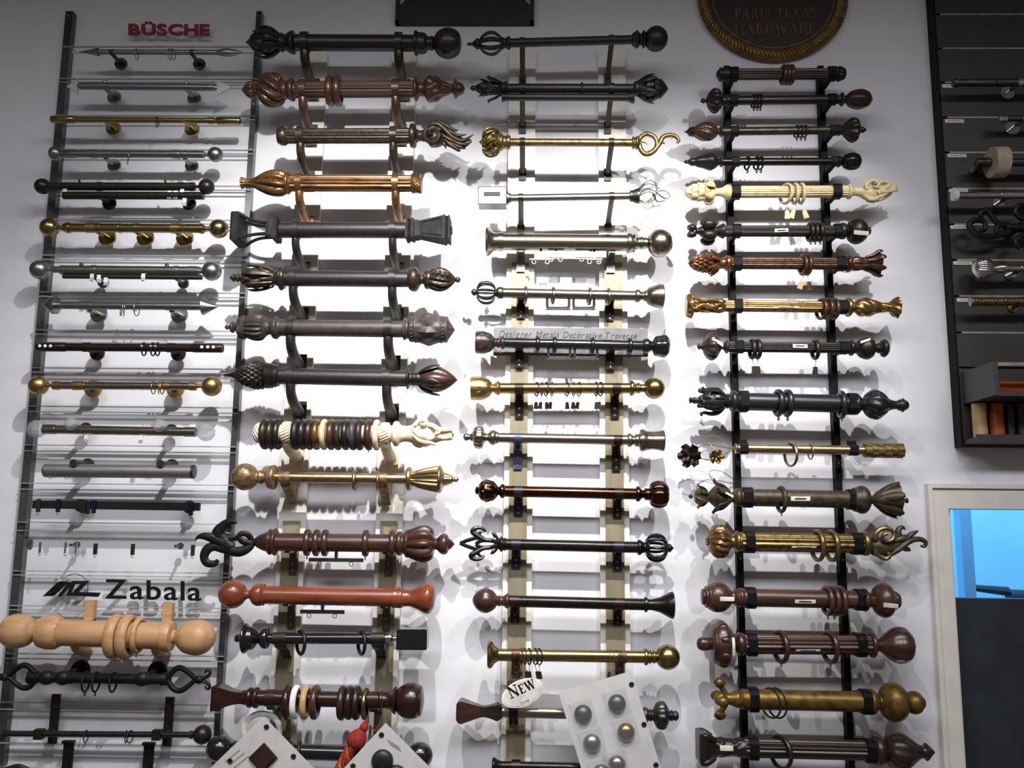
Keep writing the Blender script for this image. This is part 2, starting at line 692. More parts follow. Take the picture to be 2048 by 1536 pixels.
    def post(s, cx, material, base_r, post_r=None, db=0.041, off=(0, 0), cap=None, dz=0.0, dx=0.0, cup=True):
        """round base on the panel, post out to the rod"""
        A = s.ax(cx)
        pr = s.m(post_r or s.rp * .7)
        mb = MB()
        B = Vector((A.x + dx, -db, A.z + dz))
        mb.cyl(B, B + Vector((0, -.007, 0)), s.m(base_r), s.m(base_r) * .94, 28)
        F_ = Vector((A.x, -s.d + s.m(s.rp) * .4 - (s.m(cap) if cap else 0), A.z + dz))
        mb.cyl(B, F_, pr, pr, 20)
        if cup:
            s.lathe(mb, [(cx - post_r if post_r else cx - 14, s.rp * 1.0), (cx - (post_r or 14), s.rp * 1.12),
                         (cx + (post_r or 14), s.rp * 1.12), (cx + (post_r or 14), s.rp * 1.0)], smooth=False, n=24)
        return mb.build('bracket', material, s.root)

    def plate(s, cx, material, db=0.033, h=0.062, w_=0.022, strap=True, screws=2):
        """flat plate on the strip, short arm, strap over the rod"""
        A = s.ax(cx)
        mb = MB()
        rm = s.m(s.rp)
        mb.box((A.x - w_ / 2, -db - .004, A.z - h - rm), (A.x + w_ / 2, -db, A.z + rm * .4))
        mb.box((A.x - w_ * .35, -s.d, A.z - rm * 1.2), (A.x + w_ * .35, -db, A.z - rm * .75))
        o = mb.build('bracket', material, s.root, smooth=False)
        if strap:
            hw = w_ / 2 / s.sc * s.c[2]
            s.patch('strap', cx - hw, cx + hw, s.rp + .5, -100, 62, material, o)
        for i in range(screws):
            sb = MB()
            z = A.z - rm - h * (.55 + .3 * i)
            sb.cyl((A.x, -db - .004, z), (A.x, -db - .0065, z), .0035, .003, 10)
            sb.build('screw', STEEL, o)
        return o

    def bar(s, cx, material, dz, w_=0.0165, db=0.025):
        """straight arm from the rod down and back to the board"""
        A = s.ax(cx)
        mb = MB()
        E = Vector((A.x, -db, A.z - dz))
        mb.tube([A + Vector((0, 0, 0)), A + Vector((0, .015, -dz * .25)), A + (E - A) * .6, E], [w_ / 2] * 4, 4, .7,
                Vector((0, 0, 1)))
        s.lathe(mb, [(cx - 22, s.rp), (cx - 22, s.rp * 1.2), (cx + 22, s.rp * 1.2), (cx + 22, s.rp)], smooth=False)
        mb.box((E.x - w_ * .7, -db - .003, E.z - .02), (E.x + w_ * .7, -db, E.z + .02))
        return mb.build('bracket', material, s.root)

    def clip4(s, cx, w_=70, railx=None, db=0.036, rise=0.0):
        A = s.ax(cx)
        hw = s.m(w_) / 2
        r = s.m(s.rp) * 1.16
        mb = MB()
        N = 20
        fr, bk = [], []
        # square-cornered strap about the pole
        for i in range(N):
            th = 2 * pi * (i + .5) / N
            q = r * min(1.0 / max(abs(cos(th)), abs(sin(th))), 1.16)
            fr.append(A - s.u * hw + s.e1 * cos(th) * q + s.e2 * sin(th) * q)
            bk.append(A + s.u * hw + s.e1 * cos(th) * q + s.e2 * sin(th) * q)
        mb.prism(fr, bk)
        bx = A.x if railx is None else railx
        mb.box((A.x - hw * .6, -s.d + r * .5, A.z - r * .55), (A.x + hw * .6, -db, A.z + r * .55))
        if abs(bx - A.x) > .004:
            mb.box((min(A.x, bx) - hw * .5, -db - .012, A.z - r * .5), (max(A.x, bx) + hw * .5, -db + .004, A.z + r * .5))
        if rise:
            mb.box((A.x - hw, -s.d + r * .3, A.z), (A.x + hw, -s.d + r, A.z + rise))
        return mb.build('bracket', RAILBLK, s.root, smooth=False)


def finish_rings():
    for s in RODS:
        rs = sorted(s.rings, key=lambda q: q[0])
        g = 'rings on the ' + s.short
        for i, (x, o, cn, kind) in enumerate(rs):
            if len(rs) == 1:
                lab = '%s %s hanging on the %s' % (cn, kind, s.short)
            else:
                pos = ORD[i] + ' from left' if i < len(ORD) else 'last'
                lab = '%s %s, %s, on the %s' % (cn, kind, pos, s.short)
            tag(o, lab, 'curtain ring', g)


def pxbox(x0, y0, x1, y1, d0, d1, mb=None):
    """world-aligned box whose front face (d1) covers the photo rectangle"""
    mb = mb or MB()
    xm, ym = (x0 + x1) / 2, (y0 + y1) / 2
    a, b = P(x0, ym, d1).x, P(x1, ym, d1).x
    t, u = P(xm, y0, d1).z, P(xm, y1, d1).z
    mb.box((a, -d1, u), (b, -d0, t))
    return mb


def pxpoly(pts, d0, d1, mb=None):
    """prism of a photo polygon at depth d1, thickness back to d0"""
    mb = mb or MB()
    fr = [P(x, y, d1) for x, y in pts]
    bk = [Vector((p.x, -d0, p.z)) for p in fr]
    mb.prism(fr, bk)
    return mb


def vbar(x0, y0, x1, y1, w_px, d0, d1, mb=None):
    """vertical bar through two photo points (centre line)"""
    mb = mb or MB()
    a, b = P(x0, y0, d1), P(x1, y1, d1)
    s_ = (P(x0 + 1, y0, d1) - a).length
    x = (a.x + b.x) / 2
    mb.box((x - w_px * s_ / 2, -d1, b.z), (x + w_px * s_ / 2, -d0, a.z))
    return mb, x, s_


# ------------------------------------------------------------------ lettering
def glyph(ch, offset=0.0, shear=0.0):
    cu = bpy.data.curves.new('t', 'FONT')
    cu.body = ch
    cu.offset = offset
    cu.shear = shear
    cu.resolution_u = 4
    cu.fill_mode = 'BOTH'
    cu.extrude = 0.5
    o = bpy.data.objects.new('t', cu)
    COL.objects.link(o)
    dg = bpy.context.evaluated_depsgraph_get()
    me = bpy.data.meshes.new_from_object(o.evaluated_get(dg))
    v = [tuple(q.co) for q in me.vertices]
    f = [tuple(p.vertices) for p in me.polygons]
    bpy.data.objects.remove(o)
    bpy.data.meshes.remove(me)
    bpy.data.curves.remove(cu)
    return v, f


def letters(text, x0, y0, x1, y1, h, d, thick, material, parent, offset=0.0, shear=0.0, gap=0.07, space=0.35, name='letter'):
    """flat lettering between two baseline photo points, cap height h pixels"""
    gl = []
    X = 0.0
    for ch in text:
        if ch == ' ':
            X += space
            continue
        v, f = glyph(ch, offset, shear)
        a = min(q[0] for q in v)
        b = max(q[0] for q in v)
        gl.append((v, f, X - a))
        X += (b - a) + gap
    X -= gap
    vH, _ = glyph('H', offset)
    ch_ = max(q[1] for q in vH)
    for v, f, o in gl:
        mb = MB()
        vs = []
        for q in v:
            t = (q[0] + o) / X
            px = x0 + (x1 - x0) * t
            py = y0 + (y1 - y0) * t - q[1] / ch_ * h
            p = P(px, py, d)
            vs.append(p + Vector((0, -(q[2]) * thick - thick / 2, 0)))
        mb.add(vs, f)
        mb.build(name, material, parent, smooth=False)


T_, S_ = .15, .06
SERIF = {
    'P': (.62, [([(.17, 0), (.17, 1)], T_), ([(.17, .97), (.42, .97), (.58, .86), (.58, .64), (.42, .5), (.17, .5)], .1), ([(.02, .02), (.34, .02)], S_), ([(.02, .98), (.2, .98)], S_)]),
    'A': (.86, [([(.12, 0), (.43, 1)], S_), ([(.43, 1), (.72, 0)], T_), ([(.22, .35), (.6, .35)], S_), ([(0, .02), (.24, .02)], S_), ([(.58, .02), (.86, .02)], S_)]),
    'R': (.76, [([(.17, 0), (.17, 1)], T_), ([(.17, .97), (.42, .97), (.56, .87), (.56, .66), (.42, .53), (.17, .53)], .1), ([(.4, .53), (.68, 0)], T_), ([(.02, .02), (.34, .02)], S_), ([(.02, .98), (.2, .98)], S_), ([(.6, .02), (.78, .02)], S_)]),
    'I': (.36, [([(.18, 0), (.18, 1)], T_), ([(.02, .02), (.34, .02)], S_), ([(.02, .98), (.34, .98)], S_)]),
    'S': (.58, [([(.5, .8), (.42, .95), (.26, 1), (.12, .92), (.1, .74), (.24, .58), (.42, .46), (.52, .28), (.46, .1), (.3, 0), (.14, .04), (.06, .22)], .11)]),
    'T': (.74, [([(.37, 0), (.37, 1)], T_), ([(.04, .97), (.7, .97)], S_), ([(.05, .98), (.05, .78)], S_), ([(.69, .98), (.69, .78)], S_), ([(.22, .02), (.52, .02)], S_)]),
    'E': (.64, [([(.17, 0), (.17, 1)], T_), ([(.02, .97), (.58, .97)], S_), ([(.02, .03), (.6, .03)], S_), ([(.17, .52), (.46, .52)], S_), ([(.57, .98), (.57, .8)], S_), ([(.6, .02), (.6, .22)], S_)]),
    'X': (.8, [([(.12, 1), (.68, 0)], T_), ([(.66, 1), (.12, 0)], S_), ([(0, .98), (.26, .98)], S_), ([(.54, .98), (.78, .98)], S_), ([(0, .02), (.26, .02)], S_), ([(.54, .02), (.82, .02)], S_)]),
    'H': (.86, [([(.17, 0), (.17, 1)], T_), ([(.69, 0), (.69, 1)], T_), ([(.17, .52), (.69, .52)], S_)] + [([(a, b), (a + .32, b)], S_) for a in (.01, .53) for b in (.02, .98)]),
    'D': (.82, [([(.17, 0), (.17, 1)], T_), ([(.17, .97), (.45, .97), (.68, .8), (.74, .5), (.68, .2), (.45, .03), (.17, .03)], .1), ([(.02, .02), (.3, .02)], S_), ([(.02, .98), (.3, .98)], S_)]),
    'W': (1.12, [([(.12, 1), (.36, 0)], T_), ([(.36, 0), (.58, 1)], S_), ([(.56, 1), (.8, 0)], T_), ([(.8, 0), (1.02, 1)], S_), ([(0, .98), (.26, .98)], S_), ([(.44, .98), (.68, .98)], S_), ([(.9, .98), (1.12, .98)], S_)]),
    'N': (.88, [([(.14, 0), (.14, 1)], S_), ([(.14, 1), (.74, 0)], T_), ([(.74, 0), (.74, 1)], S_), ([(0, .02), (.28, .02)], S_), ([(0, .98), (.2, .98)], S_), ([(.6, .98), (.88, .98)], S_)]),
}


def serif_text(text, x0, y0, x1, y1, h, d, thick, material, parent, gap=.1, space=.4, weight=1.0, sizes=None):
    X = 0.0
    items = []
    for i, ch in enumerate(text):
        if ch == ' ':
            X += space
            continue
        k = sizes[i] if sizes else 1.0
        w_, st = SERIF[ch]
        items.append((st, X, k))
        X += w_ * k + gap
    X -= gap
    sx = math.hypot(x1 - x0, y1 - y0) / X
    an = math.atan2(y1 - y0, x1 - x0)
    ca, sa = cos(an), sin(an)
    for st, o, k in items:
        mb = MB()
        for pts, wd in st:
            wd = wd * weight * k
            q = [((o + a * k) * sx, b * k * h) for a, b in pts]
            for i in range(len(q) - 1):
                ax_, ay = q[i]
                bx, by = q[i + 1]
                L = math.hypot(bx - ax_, by - ay) or 1
                tx, ty = (bx - ax_) / L, (by - ay) / L
                hw = wd * h / 2
                e = hw * .5 if len(q) > 2 else 0
                ax2, ay2, bx2, by2 = ax_ - tx * e, ay - ty * e, bx + tx * e, by + ty * e
                poly = [(ax2 - ty * hw, ay2 + tx * hw), (bx2 - ty * hw, by2 + tx * hw), (bx2 + ty * hw, by2 - tx * hw),
                        (ax2 + ty * hw, ay2 - tx * hw)]
                pxpoly([(x0 + a * ca + b * sa, y0 + a * sa - b * ca) for a, b in poly], d - thick, d, mb)
        mb.build('letter', material, parent, smooth=False)
# ------------------------------------------------------------------ the room
OX = 0.5 * (P(1892, 1018).x + P(1922, 1500).x)
OZ = P(1960, 1018).z
OX2 = OX + 0.86
ZT = 3.46
m = MB()
m.box((-2.6, 0, 0), (OX, 0.12, ZT))
m.box((OX, 0, OZ), (OX2, 0.12, ZT))
m.box((OX2, 0, 0), (3.0, 0.12, ZT))
tag(m.build('wall_back', WALL, smooth=False), 'white painted shop wall behind the rods', kind='structure')
FLOORM = mat('floor_brown', (112, 98, 84), 0.5, 0, (96, 84, 72), 8)
m = MB(); m.box((-2.6, -4.8, -0.1), (3.0, 1.6, 0))
tag(m.build('floor', FLOORM, smooth=False), kind='structure')
m = MB(); m.box((-2.6, -4.8, ZT), (3.0, 1.6, ZT + .1))
tag(m.build('ceiling', mat('ceiling_white', (210, 210, 210), 0.8), smooth=False), kind='structure')

ROOMD = mat('shop_wall', (150, 142, 134), 0.7, 0, (120, 112, 106), 2)
for nm_, a_, b_ in (('wall_front', (-2.7, -4.9, 0), (3.1, -4.8, ZT)), ('wall_side_left', (-2.7, -4.8, 0), (-2.6, .12, ZT)), ('wall_side_right', (3.0, -4.8, 0), (3.1, .12, ZT))):
    m = MB(); m.box(a_, b_)
    tag(m.build(nm_, ROOMD, smooth=False), kind='structure')

# door casing, two mitred boards with a bead
xo = 0.5 * (P(1850, 969).x + P(1881, 1536).x)
zo = P(1950, 969.5).z
TRIM = mat('trim_paint', (226, 220, 212), 0.45, 0, (219, 213, 205), 10)


def casing(name, pts, d):
    mb = MB()
    mb.prism([Vector((x, -d, z)) for x, z in pts], [Vector((x, 0.0, z)) for x, z in pts])
    return mb


tr = casing('', [(xo, 0), (OX, 0), (OX, OZ), (xo, zo)], .018).build('trim_1', TRIM, smooth=False)
tag(tr, kind='structure')
casing('', [(xo - .0012, 0.001), (xo + .012, 0.001), (xo + .012, zo - .012), (xo - .0012, zo + .0012)], .027).build('bead', TRIM, tr, smooth=False)
xr = OX2 + (OX - xo)
tr = casing('', [(xo, zo), (OX, OZ), (OX2, OZ), (xr, zo)], .0175).build('trim_2', TRIM, smooth=False)
tag(tr, kind='structure')
casing('', [(xo, zo + .0012), (xo + .012, zo - .012), (xr - .012, zo - .012), (xr, zo + .0012)], .0265).build('bead', TRIM, tr, smooth=False)
tr = casing('', [(OX2, 0), (xr, 0), (xr, zo), (OX2, OZ)], .018).build('trim_3', TRIM, smooth=False)
tag(tr, kind='structure')
# jamb lining
for i, (a, b) in enumerate((((OX - .001, .001, 0), (OX + .012, .119, OZ)), ((OX2 - .012, .001, 0), (OX2 + .001, .119, OZ)))):
    m = MB(); m.box(a, b)
    tag(m.build('trim_%d' % (4 + i), TRIM, smooth=False), kind='structure')

# the room beyond, lit blue
ROOMB = mat('far_room_paint', (206, 222, 232), 0.7, 0, (198, 216, 228), 4)
fl = OX + .013
m = MB(); m.box((fl - .9, 1.45, 0), (OX2 + .8, 1.5, ZT))
tag(m.build('wall_far', ROOMB, smooth=False), kind='structure')
m = MB(); m.box((OX2 + .45, 0.13, 0), (OX2 + .5, 1.44, ZT))
tag(m.build('wall_right', ROOMB, smooth=False), kind='structure')
m = MB(); m.box((fl - .9, .13, 0), (fl - .85, 1.44, ZT))
tag(m.build('wall_left', ROOMB, smooth=False), kind='structure')
area('far_room_lamp', (OX + .45, .75, ZT - .15), (0, 0, 0), .8, .5, 62, (0.19, 0.58, 1.0))
# posts of the far room seen through the opening
px_ = P(1906, 1100, -.35)
m = MB(); m.cyl((px_.x - .035, .35, 0), (px_.x - .035, .35, ZT), .030, n=20)
tag(m.build('upright_pole', ROOMB), 'pale round pole standing just inside the blue lit doorway', 'pole')
a_, b_ = P(1924, 1100, -.55).x, P(1947, 1100, -.55).x
m = MB(); m.box((a_, .55, 0), (b_, .60, ZT))
tag(m.build('upright_board', ROOMB, smooth=False), 'flat pale upright board behind the pole in the doorway', 'board')
m = MB()
p, q = P(1950, 1176, -1.2), P(2016, 1183, -1.2)
m.tube([p, q], [.014, .020], 8)
m.cyl((q.x, 1.2, q.z - .02), (q.x + .3, 1.2, q.z - .03), .03, n=12)
sl = m.build('wall_rack', DARKSLAT, None, origin=(p.x, 1.2, p.z))
tag(sl, 'dark slanting rack arm in the blue lit far room', 'rack')
# dark half door
zt = P(1960, 1197, -.06).z
m = MB(); m.box((OX + .013, .06, 0.01), (OX2 - .013, .10, zt))
tag(m.build('door_1', DOORDK, smooth=False), kind='structure')

# ------------------------------------------------------------------ rack on the left: uprights and clear panels
def xlin(x0, y0, x1, y1, y):
    return x0 + (x1 - x0) * (y - y0) / (y1 - y0)


m, LX, ls = vbar(140, 22, -4, 1530, 15, 0.0, .026)
# the bar runs a little past the lower frame edge
up = m.build('rack_upright', ACRYLEDGE, None, origin=(LX, 0, 2.0), smooth=False)
tag(up, 'dark upright bar at the far left edge of the clear rack', 'upright', 'uprights of the clear rack')
m, RX, _ = vbar(516, 22, 432, 1530, 10.5, 0.0, .026)
up2 = m.build('rack_upright', ACRYLEDGE, None, origin=(RX, 0, 2.0), smooth=False)
tag(up2, 'dark upright bar between the clear rack and wooden rods', 'upright', 'uprights of the clear rack')
for o_, x_ in ((up, LX), (up2, RX)):
    for yy in (34, 118, 210, 300, 380, 470, 560, 650, 745, 830, 905, 990, 1075, 1160, 1240, 1330, 1410):
        z = P(300, yy, .02).z
        b = MB(); b.cyl((x_, -.026, z), (x_, -.029, z), .0035, .003, 10)
        b.build('screw', STEEL, o_)
EDG = [(92, 158), (163, 232), (238, 300), (306, 372), (378, 440), (446, 512), (519, 586), (593, 662), (669, 738), (745, 815),
       (824, 893), (903, 970), (980, 1048), (1063, 1146), (1152, 1216), (1222, 1312), (1320, 1410), (1422, 1478), (1490, 1560)]
PAN = ['with the steel spear rod', 'with the frosted triangle rod', 'with the thin brass rod', 'with the steel mushroom rod',
       'with the bronze double rod', 'with the three bracket brass rod', 'with the steel double rod', 'with the steel cone rod',
       'with the rhinestone brown rod', 'with the gold ball rod', 'with the crystal ball rod', 'with the wide aluminium tube',
       'with the black flat bar', 'with the clear flat bar', 'bearing the black raised lettering', 'behind the thick natural wood pole',
       'behind the wrought iron rod', 'behind the thin dark ball rod', 'at the very bottom of the rack']
for i, (a, b) in enumerate(EDG):
    z1, z0 = P(290, a, .035).z, P(290, b, .035).z
    r_ = empty('acrylic_panel', ((LX + RX) / 2, -.03, (z0 + z1) / 2), 'clear acrylic panel ' + PAN[i], 'panel',
               'clear panels of the left rack')
    m = MB(); m.box((LX - .010, -.034, z0 + .003), (RX + .010, -.0295, z1 - .003))
    m.build('sheet', CLEAR, r_, smooth=False)
    m = MB()
    m.box((LX - .010, -.036, z1 - .003), (RX + .010, -.0275, z1)); m.build('edge', EDGE, r_, smooth=False)
    m = MB()
    m.box((LX - .010, -.036, z0), (RX + .010, -.0275, z0 + .003)); m.build('edge', EDGE, r_, smooth=False)

# ------------------------------------------------------------------ mounting boards of the two middle columns
def board(x0, y0, x1, y1, w_px, label, sy0):
    m, X, s_ = vbar(x0, y0, x1, y1, w_px, 0, .020)
    a, b = P(x0, y0, .02), P(x1, y1, .02)
    r_ = empty('mounting_board', (X, 0, b.z), label, 'board', 'mounting boards behind the rods')
    m.build('backplate', BOARDW, r_, smooth=False)
    st = MB()
    zs = P(x0, sy0, .028).z
    st.box((X - w_px * s_ * .31, -.029, b.z), (X + w_px * s_ * .31, -.0201, zs))
    st.build('strip', KHAKI, r_, smooth=False)
    return X


B2L = board(630, 104, 560, 1536, 50, 'white board with khaki strip behind left brackets of wooden rods', 1042)
B2R = board(809, 104, 762, 1536, 49, 'white board with khaki strip behind right brackets of wooden rods', 1042)
B3L = board(1045, 100, 1031, 1536, 53, 'white board with khaki strip behind left brackets of metal rods', 525)
B3R = board(1224, 100, 1232, 1536, 54, 'white board with khaki strip behind right brackets of metal rods', 525)

# ------------------------------------------------------------------ black ladder uprights of the right column
LAD = []
for (x0, x1, nm) in ((1455, 1491, 'left'), (1642, 1704, 'right')):
    m, X, s_ = vbar(x0, 131, x1, 1545, 11.5, 0, .030)
    o_ = m.build('ladder_rail', RAILBLK, None, origin=(X, 0, 2), smooth=False)
    tag(o_, 'black %s rail of the ladder rack holding ornate rods' % nm, 'rail', 'rails of the black ladder rack')
    for yy in (926, 1118, 1310):
        z = P(1560, yy, .03).z
        b = MB(); b.cyl((X, -.030, z), (X, -.033, z), .0035, .003, 10)
        b.build('screw', STEEL, o_)
    LAD.append(X)
LADL, LADR = LAD

# ------------------------------------------------------------------ signs
# black framed panel at the very top
r_ = empty('framed_sign', (P(929, 20).x, 0, P(929, 20).z), 'black framed sign with dark curved shape hung at the top', 'sign')
SGB = mat('sign_black', (36, 35, 33), 0.5, 0, (32, 31, 30), 10)
a, b = P(790, 46, .02), P(1068, 46, .02)
zb = (a.z + b.z) / 2
zh = zb + .42
m = MB(); m.box((a.x + .012, -.012, zb + .012), (b.x - .012, 0, zh - .012))
m.build('backing', mat('sign_pale', (196, 200, 204), 0.5), r_, smooth=False)
for x0, z0, x1, z1 in ((a.x, zb, b.x, zb + .012), (a.x, zh - .012, b.x, zh), (a.x, zb, a.x + .013, zh), (b.x - .013, zb, b.x, zh)):
    m = MB(); m.box((x0, -.02, z0), (x1, 0, z1)); m.build('frame_bar', SGB, r_, smooth=False)
xm = (a.x + b.x) / 2
hw = (b.x - a.x) / 2 - .013
z_e = P(800, 11, .014).z
pts = [(-hw, zb + .012)] + [(hw, zb + .012)]
arc = [(hw * cos(q), z_e + .125 * sin(q) ** 1.0) for q in [pi * i / 24 for i in range(25)]]
arc = [(hw, z_e)] + [(hw * (1 - 2 * i / 24), z_e + .12 * (1 - (1 - 2 * i / 24) ** 2)) for i in range(1, 24)] + [(-hw, z_e)]
m = MB()
pp = pts + arc
m.prism([Vector((xm + x, -.0145, z)) for x, z in pp], [Vector((xm + x, -.0118, z)) for x, z in pp])
m.build('dark_shape', SGB, r_, smooth=False)

# oval sign with rope border
c = P(1546, -8, .02)
sx = (P(1640, 0, .02) - P(1546, 0, .02)).length / 94.0
r_ = empty('oval_sign', (c.x, 0, c.z - 128 * sx), 'dark oval wooden plaque with twisted gilt rope border and lettering', 'sign')
AX, AZ = 146 * sx, 134 * sx
DKS = mat('plaque_dark', (44, 33, 26), 0.5, 0, (36, 30, 24), 12)
SGOLD = mat('plaque_gold', (150, 118, 62), 0.45, 0.4, (112, 82, 46), 40)


def oval(ax_, az, d, mb, d0=0.0, n=96):
    mb.prism([Vector((c.x + ax_ * cos(2 * pi * i / n), -d, c.z + az * sin(2 * pi * i / n))) for i in range(n)],
             [Vector((c.x + ax_ * cos(2 * pi * i / n), -d0, c.z + az * sin(2 * pi * i / n))) for i in range(n)])


m = MB(); oval(AX * .96, AZ * .96, .018, m); m.build('plaque', DKS, r_, smooth=False)
m = MB()
n_ = 96
m.tube([Vector((c.x + AX * .838 * cos(2 * pi * i / n_), -.018, c.z + AZ * .838 * sin(2 * pi * i / n_))) for i in range(n_)],
       [.0035] * n_, 6, closed=True)
m.build('inner_line', SGOLD, r_)
m = MB()
n_ = 110
rr = .0195
for i in range(n_):
    t = 2 * pi * i / n_
    cc = Vector((c.x + AX * cos(t) * .955, -.016, c.z + AZ * sin(t) * .955))
    tg = Vector((-AX * sin(t), 0, AZ * cos(t))).normalized()
    nr = Vector((cos(t), 0, sin(t)))
    pts_ = []
    for j in range(7):
        q = -1 + 2 * j / 6
        pts_.append(cc + nr * (q * rr) + tg * (q * rr * .75) + Vector((0, -.012 * (1 - q * q), 0)))
    m.tube(pts_, [.0018, .0048, .006, .0064, .006, .0048, .0018], 6)
m.tube([Vector((c.x + AX * .955 * cos(2 * pi * i / n_), -.014, c.z + AZ * .955 * sin(2 * pi * i / n_))) for i in range(n_)], [.0195] * n_, 10, .6, closed=True)
rb = m.build('rope_border', SGOLD, r_)
rb['kind'] = 'stuff'
serif_text('PARIS TEXAS', 1469, 37, 1632, 36, 20, .0205, .002, SGOLD, r_, gap=.14, space=.55, weight=.8)
serif_text('HARDWARE', 1469, 69, 1631, 68, 21, .0205, .002, SGOLD, r_, gap=.08, weight=.8)

# red and black raised lettering
r_ = empty('letter_sign', (P(338, 70, .03).x, -.03, P(338, 72, .03).z), 'red raised letters at the top of the clear rack', 'sign')
m = MB(); m.box((P(150, 60, .03).x, -.030, P(338, 86, .03).z), (P(506, 60, .03).x, -.0275, P(338, 30, .03).z))
m.build('clear_plate', CLEAR, r_, smooth=False)
letters('BÜSCHE', 258, 70, 420, 71, 21, .032, .006, REDL, r_, offset=0.035, gap=0.06)
r_ = empty('letter_sign', (P(243, 1202, .03).x, -.03, P(243, 1202, .03).z), 'black raised letters and slanted logo above the natural wood pole', 'sign')
LBL = mat('letter_black', (18, 18, 22), 0.35)
letters('Zabala', 211, 1196, 403, 1201, 38, .038, .005, LBL, r_, offset=0.012, gap=0.10)
k4 = 4.096


def q4(pts):
    return [(x / k4, 960 + y / k4) for x, y in pts]


for pts in ([(348, 953), (470, 838), (520, 828), (436, 950)],
            [(436, 950), (560, 838), (520, 828), (470, 838), (505, 852), (410, 952)],
            [(540, 948), (590, 832), (520, 828), (620, 826), (572, 948)],
            [(600, 826), (728, 828), (640, 918), (820, 924), (800, 958), (566, 948), (660, 852), (592, 852)],
            [(500, 952), (600, 840), (560, 838), (470, 952)]):
    pxpoly(q4(pts), .034, .040).build('logo_stroke', LBL, r_, smooth=False)
cc = q4([(603, 890)])[0]
pc = P(cc[0], cc[1], .037)
m = MB()
m.tube([pc + Vector((.0437 * cos(2 * pi * i / 48), 0, .0437 * sin(2 * pi * i / 48))) for i in range(48)], [.0009] * 48, 5, closed=True)
m.build('logo_circle', LBL, r_)
# ================================================================== left rack
A1 = (40, 0, 4.042); A2 = (40, 340, 4.042); A3 = (20, 660, 4.042); A4 = (0, 960, 4.096); A5 = (0, 1200, 4.267)
G1 = 'slim rods on the clear rack'
DR = .108


def ballp(c, r, k=1.0):
    return [(c - r * k * cos(pi * i / 12), max(r * sin(pi * i / 12), .4)) for i in range(13)]


def tabs(R, items, dd=0.0):
    for (cx, cy) in items:
        m = MB()
        p = R.pt(cx, cy)
        w_, h_ = R.m(15), R.m(32)
        m.box((p.x - w_, p.y - .008, p.z - h_), (p.x + w_, p.y - .004, p.z + h_))
        o = m.build('glider', WHITE, R.root, smooth=False)
        b = MB(); b.tube([p + Vector((R.m(11) * cos(q), -.0085, -h_ * .55 + R.m(11) * sin(q))) for q in [2 * pi * i / 12 for i in range(12)]], [R.m(3.2)] * 12, 6, closed=True)
        b.build('loop', STEEL, o)


R = Rod(A1, (470, 420), (1815, 425), DR, 'slim brushed steel rod with arrow point and leaf shaped tip', 'steel spear rod', G1)
R.pole(640, 1600, 20, STEEL)
f = R.fin(STEEL, [('cone', [(470, 1), (560, 17), (636, 34), (640, 20)], dict(smooth=False))])
R.part('disc', [(430, 2), (434, 26), (438, 26), (442, 2)], CHROME, f, smooth=False)
R.fin(STEEL, [('leaf', [(1590, 20), (1600, 21), (1650, 31), (1700, 30), (1760, 18), (1815, 1)])])
for x in (745, 1392):
    R.post(x, PEWTER, 52, 16, dz=-.006)
for x, t in ((945, 8), (1210, 5), (1238, -4)):
    R.ring(x, 46, 7, STEEL, 'slim steel', t)

R = Rod(A1, (490, 695), (1580, 708), DR, 'steel rod ending in frosted glass triangles', 'frosted triangle rod', G1)
R.pole(490, 1580, 28, STEEL)
for sg, xb, xt, yc in ((-1, 470, 378, 702), (1, 1595, 1710, 708)):
    f = R.fin(STEEL, [('ferrule', [(480 if sg < 0 else 1565, 26), (466 if sg < 0 else 1600, 12)] if sg > 0 else [(466, 12), (490, 26)], dict(smooth=False))])
    a = [R.pt(xb, yc - 62), R.pt(xt, yc), R.pt(xb, yc + 62)]
    m = MB(); m.prism([p + Vector((0, -.004, 0)) for p in a], [p + Vector((0, .004, 0)) for p in a])
    m.build('glass_triangle', FROST, f, smooth=False)
for x in (690, 1350):
    o = R.post(x, STEEL, 58, 18, dz=-.006)
    p = R.ax(x)
    m = MB(); m.ball(p + Vector((0, -.004, R.m(30))), R.m(17), 16, 10); m.build('knob', CHROME, o)

R = Rod(A1, (255, 965), (1780, 978), DR, 'thin polished brass rod with plain cylinder ends', 'thin brass rod', G1)
R.pole(450, 1580, 22, BRASS)
for a, b in ((255, 440), (1592, 1780)):
    c0, c1 = (440, 455) if a < 800 else (1575, 1592)
    f = R.fin(BRASS, [('cylinder', [(a, 27), (a + 6, 30), (b - 6, 30), (b, 27)], dict(smooth=False)), ('neck', [(c0, 18), (c1, 18)], dict(smooth=False))])
for a in (1520,):
    R.part('collar', [(a, 27), (a + 48, 27)], BRASS, smooth=False)
for x in (680, 1330):
    R.post(x, BRASS, 62, 19, cap=26, cup=False)
R.ring(1110, 40, 8, PEWTER, 'dark pewter', 6, eye=9)

R = Rod(A1, (290, 1242), (1640, 1250), DR, 'steel rod with smooth ball ends, fourth on the clear rack', 'steel mushroom rod', G1)
R.pole(345, 1490, 30, STEEL)
f = R.fin(STEEL, [('ball', ballp(290, 60, .95)), ('neck', [(345, 22), (365, 34), (440, 34), (442, 30)], dict(smooth=False))])
f = R.fin(STEEL, [('ball', ballp(1580, 60)), ('neck', [(1490, 14), (1530, 14)], dict(smooth=False))])
for a in (570, 1235):
    R.part('collar', [(a, 35), (a + 55, 35)], STEEL, smooth=False)
for x in (690, 1330):
    R.post(x, STEEL, 56, 18, dz=-.012)
R.ring(878, 62, 6, STEEL, 'large thin steel', 28, lean=0)
R.ring(1285, 42, 6, STEEL, 'small steel', 4)

